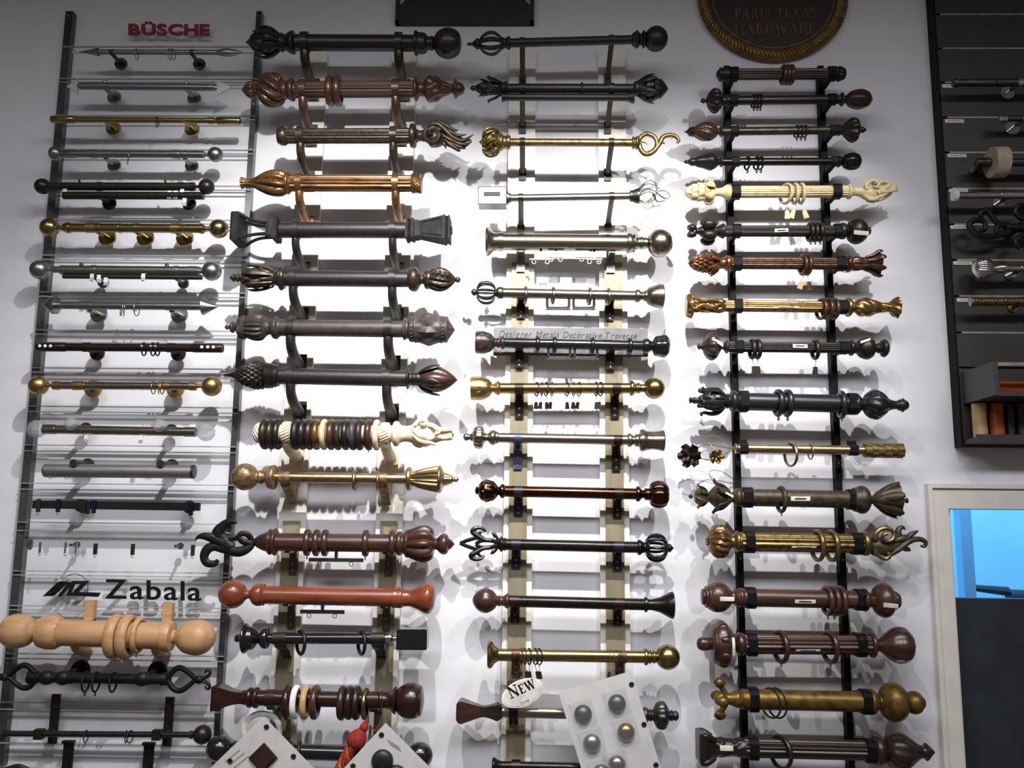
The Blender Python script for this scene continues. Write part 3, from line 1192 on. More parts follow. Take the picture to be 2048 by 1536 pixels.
R = Rod(A2, (183, 132), (1508, 135), DR + .01, 'dark bronze double rod with ball ends and white gliders', 'bronze double rod', G1)
R.pole(240, 1400, 33, BRONZEM)
R.fin(BRONZEM, [('ball', ballp(183, 63))])
R.fin(BRONZEM, [('ball', ballp(1508, 63)), ('neck', [(1412, 12), (1452, 12)], dict(smooth=False)), ('cap', [(1370, 35), (1412, 35), (1418, 26)], dict(smooth=False))])
R.part('track', [(360, 31), (1490, 31)], BRONZEM, smooth=False, dy=-76)
tabs(R, [(1215, 205), (1265, 205), (1315, 192), (1335, 265), (370, 190)])
for x in (640, 1300):
    R.post(x, BRONZEM, 58, 22, dz=-.028)
for x in (490, 1185):
    m = MB(); p = R.ax(x); m.cyl(p + Vector((0, 0, .006)), p + Vector((-.008, 0, .022)), .0035, .003, 10); m.build('thumb_screw', BRONZEM, R.root)

R = Rod(A2, (240, 465), (1608, 475), DR, 'brushed brass rod with ball ends on three round brackets', 'three bracket brass rod', G1)
R.pole(380, 1480, 36, BRASS)
R.fin(BRASS, [('ball', ballp(240, 76)), ('neck', [(310, 16), (345, 16), (350, 28), (380, 44), (405, 44), (405, 36)], dict(smooth=False))])
R.fin(BRASS, [('ball', ballp(1608, 76)), ('neck', [(1455, 36), (1458, 42), (1480, 42), (1500, 18), (1535, 14)], dict(smooth=False))])
for a, b in ((540, 610), (1225, 1285)):
    R.part('collar', [(a, 41), (b, 41)], GOLDS, smooth=False)
for x in (630, 945, 1270):
    R.post(x, BRASS, 72, 22, dz=-.010)
for x in (812, 945):
    R.ring(x, 44, 5, BRASS, 'thin brass', 0, sag=2)

R = Rod(A2, (160, 806), (1550, 818), DR, 'steel double rod with ball ends and hanging white gliders', 'steel double rod', G1)
R.pole(330, 1450, 37, STEEL)
R.fin(STEEL, [('ball', ballp(160, 77)), ('neck', [(232, 12), (265, 12), (268, 24), (330, 24)], dict(smooth=False))])
R.fin(STEEL, [('ball', ballp(1550, 77)), ('neck', [(1360, 40), (1430, 40), (1440, 20), (1480, 18)], dict(smooth=False))])
R.part('track', [(355, 20), (1475, 20)], PEWTER, smooth=False, dy=-52)
tabs(R, [(590, 872), (645, 884), (700, 906), (1003, 872)])
for x in (600, 1262):
    R.post(x, STEEL, 46, 18, dz=-.022)
for x in (505, 1195):
    m = MB(); p = R.ax(x); m.cyl(p + Vector((0, -.006, .009)), p + Vector((-.003, -.006, .021)), .007, .005, 12); m.build('thumb_screw', PEWTER, R.root)

R = Rod(A2, (180, 1092), (1605, 1105), DR, 'steel rod with pointed cone ends and wire rings', 'steel cone rod', G1)
R.pole(300, 1450, 31, STEEL)
R.fin(STEEL, [('cone', [(178, 1), (265, 70), (296, 72), (300, 30)], dict(smooth=False)), ('neck', [(298, 22), (330, 34), (334, 30)], dict(smooth=False))])
R.fin(STEEL, [('cone', [(1475, 30), (1480, 70), (1605, 1)], dict(smooth=False)), ('neck', [(1450, 24), (1478, 24)], dict(smooth=False))])
for a in (490, 1180):
    R.part('collar', [(a, 35), (a + 62, 35)], STEEL, smooth=False)
for x in (560, 1225):
    R.post(x, STEEL, 70, 22, dz=-.013)
for x, t in ((822, 32), (845, 26), (945, 3)):
    R.ring(x, 62, 8, STEEL, 'thin steel', t, eye=(7 if t == 26 else False))

R = Rod(A2, (140, 1430), (1640, 1440), DR, 'dark brown metal rod with rhinestone studded end sleeves', 'rhinestone brown rod', G1)
R.pole(370, 1400, 33, DKBROWNM)
for a, b, st in ((140, 375, (178, 222, 265)), (1395, 1640, (1482, 1530, 1575))):
    f = R.fin(DKBROWNM, [('sleeve', [(a, 32), (a + 8, 37), (b - 8, 37), (b, 32)], dict(smooth=False))])
    for x in st:
        m = MB(); p = R.ax(x) + R.e1 * R.m(37); m.ball(p, R.m(14), 12, 8, (1, .6, 1)); m.build('rhinestone', WHITE, f)
for a in (510, 1190):
    R.part('collar', [(a, 38), (a + 60, 38)], DKBROWNM, smooth=False)
for x in (545, 1215):
    R.post(x, DKBROWNM, 62, 20, dz=-.006)
for x in (1003, 1076, 1113):
    R.ring(x, 58, 12, DKBROWNM, 'dark brown', 3, beads=11)

R = Rod(A3, (232, 448), (1630, 455), DR, 'satin gold rod with large ball ends and small brackets', 'gold ball rod', G1)
R.pole(400, 1460, 31, NICKEL)
R.fin(GOLDS, [('ball', ballp(232, 78)), ('neck', [(305, 14), (345, 14), (350, 34), (400, 36), (402, 31)], dict(smooth=False))])
R.fin(GOLDS, [('ball', ballp(1630, 80)), ('neck', [(1450, 31), (1455, 36), (1500, 36), (1520, 15), (1560, 14)], dict(smooth=False))])
R.part('collar', [(510, 37), (580, 37)], GOLDS, smooth=False)
for x in (590, 1270):
    R.post(x, GOLDS, 74, 22)
for x, t in ((1160, 3), (1205, 22), (1232, 5)):
    R.ring(x, 54, 9, GOLDS, 'slim gold', t)

R = Rod(A3, (215, 800), (1585, 826), DR, 'steel rod with faceted crystal ball ends', 'crystal ball rod', G1)
R.pole(275, 1505, 36, NICKEL)
for c_ in (215, 1585):
    m = MB(); m.ball(R.ax(c_), R.m(73), 12, 7)
    f = m.build('finial', CRYST, R.root, smooth=False)
    a, b = (272, 370) if c_ < 800 else (1415, 1505)
    R.part('ferrule', [(a, 40), (b, 40)], NICKEL, f, smooth=False)
for x in (525, 1232):
    o = R.post(x, PEWTER, 52, 20, cap=30, cup=False, dz=.010)
    m = MB(); m.ball(R.ax(x) + R.e1 * R.m(66) + R.e2 * R.m(40), R.m(52), 14, 9); m.build('glass_knob', CRYST, o, smooth=False)
tabs(R, [(625, 880), (1065, 884)])

R = Rod(A3, (285, 1136), (1490, 1146), DR, 'wide matt aluminium tube rod hung from small round posts', 'wide aluminium tube', G1)
ALU = metal('aluminium', (186, 186, 188), 0.5)
R.pole(290, 1480, 54, ALU)
R.fin(PEWTER, [('cap', [(282, 50), (292, 55.5)], dict(smooth=False))])
R.fin(PEWTER, [('cap', [(1474, 55.5), (1490, 55.5), (1494, 50)], dict(smooth=False))])
for x in (538, 1235):
    o = R.post(x, PEWTER, 54, 26, cap=84, cup=False, dz=.0225)
    p = R.ax(x)
    m = MB(); m.cyl((p.x, -R.d - .0225, p.z + .0225), (p.x, -R.d - .0255, p.z + .0225), R.m(29), n=20); m.build('cap', DKGREYBR, o)
for x in (330, 460, 500, 545):
    m = MB(); p = R.ax(x) - R.e2 * R.m(56)
    m.tube([p + Vector((R.m(11) * cos(q), 0, R.m(11) * sin(q))) for q in [2 * pi * i / 12 for i in range(12)]], [R.m(3)] * 12, 6, closed=True)
    m.build('eyelet', WHITE, R.root)

R = Rod(A3, (188, 1410), (1540, 1430), DR - .01, 'black flat bar rod with hook clips along it', 'black flat bar', G1)
R.rp = 32
m = MB()
a, b = R.ax(188), R.ax(1540)
h_ = R.m(32)
m.prism([a - R.e2 * h_ + R.e1 * .006, b - R.e2 * h_ + R.e1 * .006, b + R.e2 * h_ + R.e1 * .006, a + R.e2 * h_ + R.e1 * .006],
        [a - R.e2 * h_ - R.e1 * .004, b - R.e2 * h_ - R.e1 * .004, b + R.e2 * h_ - R.e1 * .004, a + R.e2 * h_ - R.e1 * .004])
m.build('bar', BLACKG, R.root, smooth=False)
for x in (500, 1395):
    R.post(x, PEWTER, 54, 20, cup=False)
BLUEGLINT = metal('blue_glint_tint', (84, 92, 130), 0.2)  # bluish glint on some clips, put into the metal colour


def hooks(R, xs, hh, cm, lab):
    for x, w_, dz, mt in xs:
        p = R.ax(x) - R.e2 * R.m(dz)
        m = MB(); m.box((p.x - R.m(w_), p.y - .0105, p.z - R.m(hh)), (p.x + R.m(w_), p.y - .0062, p.z + R.m(hh)))
        o = m.build('hook_clip', mt, None, origin=p, smooth=False)
        b = MB(); q = p - Vector((0, .008, R.m(hh + 12)))
        b.tube([q + Vector((R.m(9) * cos(t), 0, R.m(9) * sin(t))) for t in [pi * .5 + 1.5 * pi * i / 10 for i in range(11)]], [R.m(2.5)] * 11, 6)
        b.build('hook', STEEL, o)
        R.rings.append((R.X(x), o, cm, lab))


hooks(R, [(243, 16, 8, PEWTER), (403, 16, 8, BLUEGLINT), (606, 24, 12, BLACKG), (643, 18, 18, BLACKG), (690, 17, 12, BLUEGLINT), (1475, 16, 18, BLUEGLINT)], 52,
      'narrow metal', 'hook clip')

R = Rod(A4, (300, 530), (1640, 545), DR - .02, 'clear flat bar rod with small grey hook clips', 'clear flat bar', G1)
R.rp = 30
a, b = R.ax(240), R.ax(1660)
h_ = R.m(14)
m = MB(); m.prism([a - R.e2 * h_ + R.e1 * .004, b - R.e2 * h_ + R.e1 * .004, b + R.e2 * h_ + R.e1 * .004, a + R.e2 * h_ + R.e1 * .004],
                  [a - R.e2 * h_ - R.e1 * .004, b - R.e2 * h_ - R.e1 * .004, b + R.e2 * h_ - R.e1 * .004, a + R.e2 * h_ - R.e1 * .004])
m.build('bar', CLEAR, R.root, smooth=False)
hooks(R, [(343, 9, 20, CHROME), (550, 8, 20, CHROME), (638, 8, 20, CHROME), (795, 16, 28, PEWTER), (1100, 15, 28, PEWTER), (1590, 15, 30, PEWTER)], 44, 'small grey', 'hook clip')
for x in (570, 1432):
    R.post(x, PEWTER, 26, 12, cup=False)
f = R.fin(ACRYLEDGE, [('end_disc', [(232, 4), (240, 40), (250, 44), (262, 4)], dict(smooth=False))])

R = Rod(A5, (160, 265), (1685, 320), DR + .03, 'thick natural wood pole with large turned ball ends', 'thick natural wood pole', 'chunky rods low on the clear rack')
R.pole(470, 1420, 108, PINE, n=40)
R.fin(PINE, [('ball', [(2, 4), (10, 50), (50, 112), (110, 138), (170, 140), (240, 120), (290, 75), (310, 55)]), ('neck', [(300, 58), (330, 52), (345, 75), (352, 105)], {}),
             ('collar', [(340, 90), (348, 125), (420, 142), (480, 140), (520, 118), (522, 108)], dict(smooth=False)), ('groove', [(120, 139.5), (126, 141.5), (132, 141.5), (138, 139.5)], dict(smooth=False))])
R.fin(PINE, [('ball', [(1500, 52), (1530, 85), (1580, 125), (1650, 143), (1720, 142), (1780, 112), (1825, 55), (1835, 4)]), ('neck', [(1470, 85), (1480, 55), (1505, 52)], {}),
             ('collar', [(1395, 108), (1398, 125), (1440, 130), (1470, 118), (1478, 84)], dict(smooth=False)), ('groove', [(1660, 142), (1666, 145), (1672, 145), (1680, 143)], dict(smooth=False))])
for x, cn in ((985, 'left-hand'), (1085, 'right-hand')):
    R.ring(x, 186, 62, PINE, 'thick natural wood', 3, wd=92)
R.ring(1180, 150, 40, PINE, 'narrower natural wood', 2, wd=50, eye=14)
for x, y in ((630, 128), (1318, 145)):
    m = MB(); p = R.ax(x)
    m.box((p.x - .012, -.062, p.z + .02), (p.x + .016, -.041, p.z + R.m(250)))
    m.box((p.x - .012, -R.d, p.z - .03), (p.x + .016, -.041, p.z + .03))
    q_ = [p + Vector((0, 0, -.02)), p + Vector((0, .02, -.045)), p + Vector((.002, .06, -.060)), Vector((p.x + .002, -.043, p.z - .066))]
    m.tube(q_, [.013, .013, .0125, .014], 10, 1.0, Vector((1, 0, 0)))
    m.build('bracket', PINE, R.root, smooth=False)

R = Rod(A5, (0, 655), (1720, 680), DR, 'black wrought iron rod with open loop ends and curled tips', 'wrought iron rod', 'chunky rods low on the clear rack')
R.pole(300, 1430, 44, IRON)
for sg, x0 in ((1, 1430), (-1, 310)):
    yc = 678 if sg > 0 else 655
    def M_(pts):
        return [(x0 + sg * (x - 1430), yc + (y - 678), r) for x, y, r in pts]
    f = R.free('finial', IRON, [M_([(1430, 678, 24), (1450, 640, 24), (1500, 588, 24), (1550, 582, 24), (1610, 620, 22), (1660, 665, 20), (1700, 680, 20)]),
                               M_([(1430, 678, 24), (1450, 720, 24), (1490, 765, 24), (1545, 772, 24), (1600, 740, 22), (1660, 690, 20), (1700, 680, 20)])], n=10)
    R.free('curl', IRON, [M_([(1690, 678, 18), (1740, 665, 16), (1785, 640, 14), (1790, 605, 12), (1762, 600, 10), (1752, 622, 9)]),
                          M_([(1690, 682, 18), (1740, 695, 16), (1785, 725, 14), (1785, 755, 12), (1762, 757, 10), (1752, 735, 9)])], f, n=8)
    R.blob('knot', IRON, [(x0 + sg * 270, yc + 2, 36)], f)
    R.part('collar', [(x0 - 12 if sg > 0 else x0 - 70, 44), (x0 - 8 if sg > 0 else x0 - 66, 52), (x0 + 60 if sg > 0 else x0 + 10, 52), (x0 + 64 if sg > 0 else x0 + 14, 44)], IRON, f, smooth=False) if sg < 0 else R.part('collar', [(1380, 44), (1384, 54), (1428, 50), (1432, 30)], IRON, f, smooth=False)
for x in (400, 540, 1215):
    R.part('knot', [(x - 50, 44), (x - 30, 56), (x, 62), (x + 30, 56), (x + 50, 44)], IRON)
for x in (590, 1262):
    R.post(x, IRON, 85, 26, dz=.012)
for x, t, e in ((735, 52, 14), (822, 54, 14), (968, 60, False)):
    R.ring(x, 88, 17, IRON, 'black iron', t, eye=e, sag=30)

R = Rod(A5, (90, 1140), (1728, 1150), DR - .02, 'thin dark metal rod with grooved ball at right', 'thin dark ball rod', 'chunky rods low on the clear rack')
R.pole(20, 1640, 24, BRONZEM)
R.fin(BRONZEM, [('ball', ballp(1728, 78)), ('neck', [(1618, 24), (1622, 32), (1640, 32), (1655, 20)], dict(smooth=False)), ('band', [(1722, 79), (1724, 80.5), (1732, 80.5), (1734, 79)], dict(smooth=False))])
R.fin(BRONZEM, [('cap', [(10, 20), (20, 34), (60, 34), (62, 24)], dict(smooth=False))])
for x, xa, ya, yb in ((340, 475, 805, 1228), (1345, 1447, 830, 1250)):
    m = MB(); pa, pb = P(xa / 4.267, 1200 + ya / 4.267, .045), P(xa / 4.267, 1200 + yb / 4.267, .045)
    m.box((pa.x - .013, -.043, pb.z), (pa.x + .013, -.0365, pa.z))
    o = m.build('bracket', BRONZEM, R.root, smooth=False)
    c_ = R.ax(x)
    m = MB(); m.box((c_.x - .012, -R.d - .014, c_.z - .014), (c_.x + .012, -R.d + .008, c_.z + .014)); m.build('clamp', BRONZEM, o, smooth=False)
    m = MB(); m.box((pa.x - .010, -R.d, c_.z - .006), (pa.x + .010, -.040, c_.z + .006)); m.build('arm', BRONZEM, o, smooth=False)
for x, t in ((735, 3), (1078, 12), (1112, -9)):
    R.ring(x, 52, 9, BRONZEM, 'dark bronze', t, eye=7)

R = Rod(A5, (40, 1470), (1560, 1485), DR - .02, 'dark metal rod cut by the lower frame edge at left', 'lowest rod of the clear rack', 'chunky rods low on the clear rack')
R.pole(-60, 1500, 34, BRONZEM)
R.fin(BRONZEM, [('leaf', [(-20, 4), (40, 40), (150, 70), (240, 40), (260, 30)], dict(pat=lobes(8, .3)))])
for xa, ya in ((585, 1200), (1270, 1215)):
    pa = P(xa / 4.267, 1200 + ya / 4.267, .045)
    m = MB(); m.box((pa.x - .015, -.043, pa.z - .12), (pa.x + .015, -.0365, pa.z)); m.box((pa.x - .018, -.05, pa.z - .008), (pa.x + .018, -.0365, pa.z))
    c_ = R.ax(xa)
    m.box((pa.x - .008, -R.d, c_.z - .006), (pa.x + .008, -.040, c_.z + .006))
    m.build('bracket', BRONZEM, R.root, smooth=False)
# ================================================================== wooden rods column
B1 = (460, 0, 4.096); B2 = (450, 300, 4.096); B3 = (440, 580, 4.096); B4 = (390, 860, 3.7236); B5 = (390, 1120, 3.6927)
G2 = 'thick rods in the wooden column'
D2 = .155
SM = dict(smooth=False)

R = Rod(B1, (130, 346), (1900, 356), D2, 'near black wooden rod with carved bud and plain ball', 'near black top rod', G2)
R.pole(540, 1510, 66, ESPRESSO)
f = R.fin(ESPRESSO, [('bud', [(180, 62), (230, 95), (290, 118), (330, 120), (380, 95), (410, 72)], dict(pat=leafy(6, 2.0, .3))),
                     ('tip', [(130, 2), (160, 30), (185, 62), (190, 40)], {}),
                     ('collar', [(405, 70), (430, 76), (450, 62), (480, 78), (505, 92), (525, 92), (530, 66)], {})])
R.radial('leaf', ESPRESSO, [(400, 70, 18), (340, 110, 26), (280, 122, 24), (235, 112, 14), (215, 118, 5)], 6, f, .3, .5, each=True)
f = R.fin(ESPRESSO, [('ball', [(1670, 44), (1690, 78), (1720, 104), (1760, 119), (1800, 121), (1850, 104), (1885, 66), (1898, 4)]),
                     ('collar', [(1508, 66), (1515, 96), (1530, 98), (1545, 84), (1575, 84), (1600, 78), (1618, 56), (1640, 54), (1655, 60), (1672, 46)], {})])
for x in (615, 1385):
    R.s_bracket(x, ESPRESSO, wdt=58, r=86)

R = Rod(B1, (95, 738), (1925, 727), D2, 'reddish brown fluted rod with lobed bulb and pointed ends', 'fluted mahogany rod', G2)
R.pole(540, 1510, 68, MAHOG, flutes(14, .1))
f = R.fin(MAHOG, [('bulb', [(228, 50), (250, 95), (290, 132), (335, 142), (385, 136), (420, 118), (440, 84)], dict(pat=lobes(9, .26, 1.2))),
                  ('tip', [(95, 3), (120, 34), (150, 62), (185, 72), (205, 50), (215, 38), (230, 50)], dict(pat=lobes(8, .15))),
                  ('collar', [(440, 84), (462, 72), (478, 78), (500, 92), (520, 90), (530, 70), (545, 68)], {})])
f = R.fin(MAHOG, [('bud', [(1590, 60), (1615, 100), (1650, 114), (1700, 100), (1750, 66), (1800, 44), (1825, 40)], dict(pat=leafy(7, 3.0, .2))),
                  ('collar', [(1505, 68), (1515, 92), (1532, 94), (1545, 66), (1562, 56), (1592, 60)], {}),
                  ('tip', [(1825, 38), (1840, 74), (1852, 80), (1866, 58), (1890, 50), (1912, 32), (1925, 3)], {})])
for x in (600, 1360):
    R.s_bracket(x, MAHOG, wdt=56, r=84)
for x in (822, 885):
    R.ring(x, 126, 46, MAHOG, 'reddish brown', 2, wd=58)

R = Rod(B1, (395, 1115), (1600, 1112), D2, 'bronze fluted rod with curling acanthus leaf finial', 'bronze acanthus rod', G2)
R.pole(460, 1480, 62, BRONZE, flutes(14, .1))
R.fin(BRONZE, [('cap', [(392, 10), (394, 62), (420, 76), (445, 78), (465, 66), (470, 62)], SM)])
D7 = (830, 230, 15.754)
f = R.free('finial', BRONZE, [[(150, 620, 130), (330, 650, 170), (480, 700, 220, 20), (620, 750, 300, 40), (760, 800, 240, 20), (900, 830, 130)]], n=20, crop=D7)
sp = [(600 + 300 * (1 - i / 26) * cos(2.2 + i * .42), 740 - 290 * (1 - i / 26) * sin(2.2 + i * .42) - 2 * i, 66 - 1.2 * i, 235 + 6 * i) for i in range(22)]
R.free('volute', BRONZE, [sp], f, n=8, crop=D7, k=2)
R.part('collar', [(1470, 62), (1480, 92), (1500, 98), (1520, 90), (1530, 56), (1560, 42), (1590, 50)], BRONZE, f)
R.free('leaf', BRONZE, [[(640, 560, 120), (900, 660, 190), (1150, 790, 240), (1400, 880, 210), (1620, 860, 130), (1790, 800, 30)]], f, n=14, flat=.35, crop=D7)
for c_ in ([(380, 470, 60, 150), (560, 370, 80, 200), (780, 400, 90, 220), (1000, 580, 86, 180), (1220, 770, 80, 150), (1450, 850, 70, 120), (1640, 790, 50, 90), (1840, 640, 12, 60)],
           [(520, 320, 50, 60), (720, 250, 60, 90), (920, 330, 66, 100), (1120, 450, 60, 90), (1300, 520, 36, 70), (1360, 470, 12, 50)],
           [(900, 470, 60, 160), (1100, 580, 66, 170), (1320, 690, 60, 140), (1500, 690, 40, 120), (1640, 650, 10, 100)],
           [(960, 760, 60, 200), (1160, 870, 70, 190), (1380, 960, 66, 150), (1600, 970, 50, 110), (1790, 880, 14, 60)],
           [(940, 820, 60, 120), (1100, 960, 70, 130), (1280, 1080, 70, 100), (1400, 1150, 44, 70), (1420, 1120, 14, 50)],
           [(1100, 900, 60, 150), (1300, 1010, 60, 130), (1480, 1070, 50, 100), (1600, 1080, 20, 60)],
           [(860, 850, 60, 60), (940, 960, 50, 60), (980, 1080, 12, 40)]):
    R.free('leaf', BRONZE, [c_], f, n=10, flat=.8, crop=D7)
for x in (580, 1340):
    R.s_bracket(x, BRONZE, wdt=52, r=78)

R = Rod(B2, (135, 270), (1610, 275), D2, 'copper gold fluted rod with ribbed tulip bulb end', 'copper tulip rod', G2)
R.pole(530, 1540, 68, COPPER, flutes(12, .13))
R.fin(COPPER, [('tulip', [(200, 34), (240, 44), (290, 72), (350, 98), (410, 110), (460, 108), (495, 92), (505, 80)], dict(pat=lobes(9, .24, .5))),
               ('mouth', [(133, 10), (134, 46), (142, 50), (158, 42), (180, 36), (205, 34)], dict(pat=lobes(8, .1))),
               ('collar', [(500, 82), (508, 90), (522, 90), (530, 78), (545, 68)], {})])
R.fin(COPPER, [('cap', [(1528, 70), (1534, 82), (1560, 78), (1580, 78), (1604, 84), (1612, 78), (1612, 8)], dict(pat=rope(16, 1.2, .12), smooth=False, n=96))])
for x in (612, 1400):
    R.s_bracket(x, COPPER, wdt=52, r=82)

R = Rod(B2, (80, 655), (1860, 658), D2, 'black rod with open square frame and flared block ends', 'black square ended rod', G2)
R.pole(440, 1490, 65, DKGREYBR)
SILV = mat('rubbed_black', (27, 27, 27), 0.42, 0.2, (50, 50, 46), 40, mix=(0.5, 0.75))
SILV.node_tree.nodes['Principled BSDF'].inputs['Roughness'].default_value = 0.62
SILV.node_tree.nodes['Principled BSDF'].inputs['Specular IOR Level'].default_value = 0.25
f = R.fin(SILV, [('plate', [(400, 60), (402, 88), (444, 88), (452, 70), (454, 60)], dict(pat=square, n=32, smooth=False)),
                 ('plate', [(76, 8), (78, 112), (92, 118), (140, 118), (152, 104), (154, 8)], dict(pat=square, n=32, smooth=False)),
                 ('block', [(345, 36), (348, 58), (380, 58), (402, 48)], dict(pat=square, n=32, smooth=False))])
R.radial('strut', SILV, [(150, 140, 15), (190, 112, 14), (250, 84, 14), (310, 70, 15), (355, 66, 16)], 4, f, pi / 4, 1.0, n=8, each=True)
f = R.fin(SILV, [('block', [(1598, 62), (1610, 64), (1790, 96), (1800, 97)], dict(pat=square, n=32, smooth=False)),
                 ('plate', [(1484, 50), (1486, 84), (1506, 84), (1512, 74), (1530, 74), (1534, 80), (1552, 80), (1556, 68), (1576, 68), (1600, 62)], dict(pat=square, n=32, smooth=False)),
                 ('plate', [(1796, 100), (1812, 100), (1816, 90), (1832, 90), (1836, 98), (1848, 96), (1850, 30), (1862, 26), (1864, 6)], dict(pat=square, n=32, smooth=False))])
for zz in (1, ):
    m = MB()
    a = [R.pt(1622, 655 - 44, 68), R.pt(1780, 655 - 70, 98), R.pt(1780, 655 + 70, 98), R.pt(1622, 655 + 44, 68)]
    for i in range(4):
        p, q = a[i], a[(i + 1) % 4]
        m.tube([p, q], [.0022, .0022], 6)
    m.build('moulding', SILV, f)
for xx in (1521, 1824):
    for i in range(9):
        m = MB(); hh = 66 if xx < 1700 else 84
        m.ball(R.ax(xx) + R.e1 * R.m(77 if xx < 1700 else 93) + R.e2 * R.m(-hh + i * hh / 4), R.m(8), 8, 6); m.build('bead', SILV, f)
for x in (582, 1375):
    R.s_bracket(x, DKGREYBR, wdt=50, r=80)

R = Rod(B2, (40, 1047), (1925, 1063), D2, 'bronze rod with leafy bud and ribbed bulb ends', 'bronze leafy bud rod', G2)
R.pole(490, 1510, 65, DKGREYBR)
f = R.fin(BRONZE, [('bud', [(140, 50), (160, 74), (200, 88), (270, 92), (340, 80), (390, 62)], dict(pat=leafy(8, 3, .22))),
                   ('tip', [(38, 3), (55, 20), (72, 34), (85, 24), (100, 34), (112, 36), (122, 26), (135, 40), (142, 50)], {}),
                   ('collar', [(385, 64), (410, 58), (430, 66), (445, 72), (452, 96), (466, 100), (476, 88), (490, 84), (494, 65)], {})])
R.radial('leaf', BRONZE, [(400, 66, 12), (330, 88, 22), (250, 100, 24), (200, 98, 16), (180, 92, 4)], 6, f, .2, .5, each=True)
f = R.fin(BRONZE, [('bulb', [(1680, 78), (1720, 94), (1770, 98), (1820, 82), (1860, 48), (1888, 14)], dict(pat=lobes(12, .2, .5))),
                   ('collar', [(1500, 66), (1512, 84), (1540, 100), (1570, 96), (1592, 70), (1605, 44), (1625, 38), (1636, 66), (1645, 80), (1652, 76), (1660, 84), (1668, 78), (1684, 78)], {}),
                   ('tip', [(1884, 12), (1895, 20), (1912, 24), (1924, 16), (1930, 2)], {})])
for x in (562, 1372):
    R.s_bracket(x, DKGREYBR, wdt=56, r=82)

R = Rod(B3, (40, 304), (1920, 326), D2, 'grey brown rod with gadrooned urn and diamond faceted drum', 'grey brown faceted rod', G2)
R.pole(480, 1510, 68, GREYBR)
f = R.fin(GREYBR, [('urn', [(222, 86), (250, 100), (300, 112), (345, 104), (365, 84)], dict(pat=lobes(16, .14))),
                   ('tip', [(38, 3), (50, 18), (64, 20), (74, 12), (86, 34), (104, 48), (116, 40), (126, 24), (140, 40)], {}),
                   ('rope_ring', [(138, 42), (155, 78), (185, 100), (205, 98), (222, 84)], dict(pat=rope(18, 2.0, .12))),
                   ('collar', [(365, 84), (385, 66), (405, 58), (425, 66), (435, 84), (455, 94), (470, 92), (480, 78), (500, 68)], dict(pat=rope(18, 1.5, .05)))])


def diam(t, th):
    c = (th / (2 * pi) * 8) % 1.0
    g = abs(c - .5) * 2
    u = abs(t - .5) * 2
    return 1 + .10 * max(0, 1 - g - u) * 1.6 - .07 * (g * (1 - u) + u * (1 - g))


f = R.fin(GREYBR, [('drum', [(1608, 110), (1660, 116), (1710, 120), (1760, 116), (1812, 110)], dict(pat=diam, n=64, k=6)),
                   ('collar', [(1498, 68), (1505, 88), (1520, 90), (1530, 78), (1545, 78), (1552, 98), (1565, 108), (1570, 104), (1590, 104), (1600, 112), (1610, 110)], SM),
                   ('collar', [(1808, 112), (1820, 114), (1824, 106), (1846, 104), (1850, 110), (1862, 106), (1870, 92)], SM),
                   ('tip', [(1868, 90), (1880, 72), (1924, 2)], dict(pat=lobes(8, .15), smooth=False))])
for xx in (1580, 1835):
    for i in range(9):
        an = -1.1 + i * .275
        m = MB(); m.ball(R.ax(xx) + R.e1 * R.m(104) * cos(an) + R.e2 * R.m(104) * sin(an), R.m(9), 8, 6); m.build('bead', GREYBR, f)
for x in (582, 1380):
    R.s_bracket(x, DKGREYBR, wdt=62, r=78)

R = Rod(B3, (20, 694), (1945, 736), D2, 'dark rod with pinecone end and leaf wrapped bud', 'dark pinecone rod', G2)
R.pole(480, 1535, 65, DKGREYBR)
f = R.fin(DKBRONZE, [('cone', [(115, 26), (150, 60), (200, 94), (260, 116), (320, 124), (365, 116), (378, 98)], dict(pat=scales(14, 8, .2), n=112, k=9)),
                     ('tip', [(18, 2), (50, 10), (80, 14), (100, 22), (118, 28)], {}),
                     ('collar', [(376, 98), (388, 106), (398, 98), (408, 104), (420, 94), (432, 100), (444, 88), (456, 94), (470, 84), (482, 86), (490, 66)], {})])
f = R.fin(MAHOGR, [('bud', [(1640, 54), (1680, 84), (1740, 104), (1800, 104), (1860, 78), (1910, 38), (1945, 2)], dict(pat=lobes(5, .14, .3))),
                   ('collar', [(1528, 66), (1535, 84), (1548, 82), (1556, 58), (1575, 54), (1590, 60), (1605, 54), (1620, 60), (1645, 54)], dict(mat=DKBRONZE))])
R.radial('leaf', DKBRONZE, [(1630, 54, 16), (1670, 88, 30), (1730, 112, 34), (1780, 124, 22), (1808, 132, 6)], 5, f, .9, .4, each=True)
for x in (582, 1368):
    R.s_bracket(x, DKGREYBR, wdt=60, r=76)

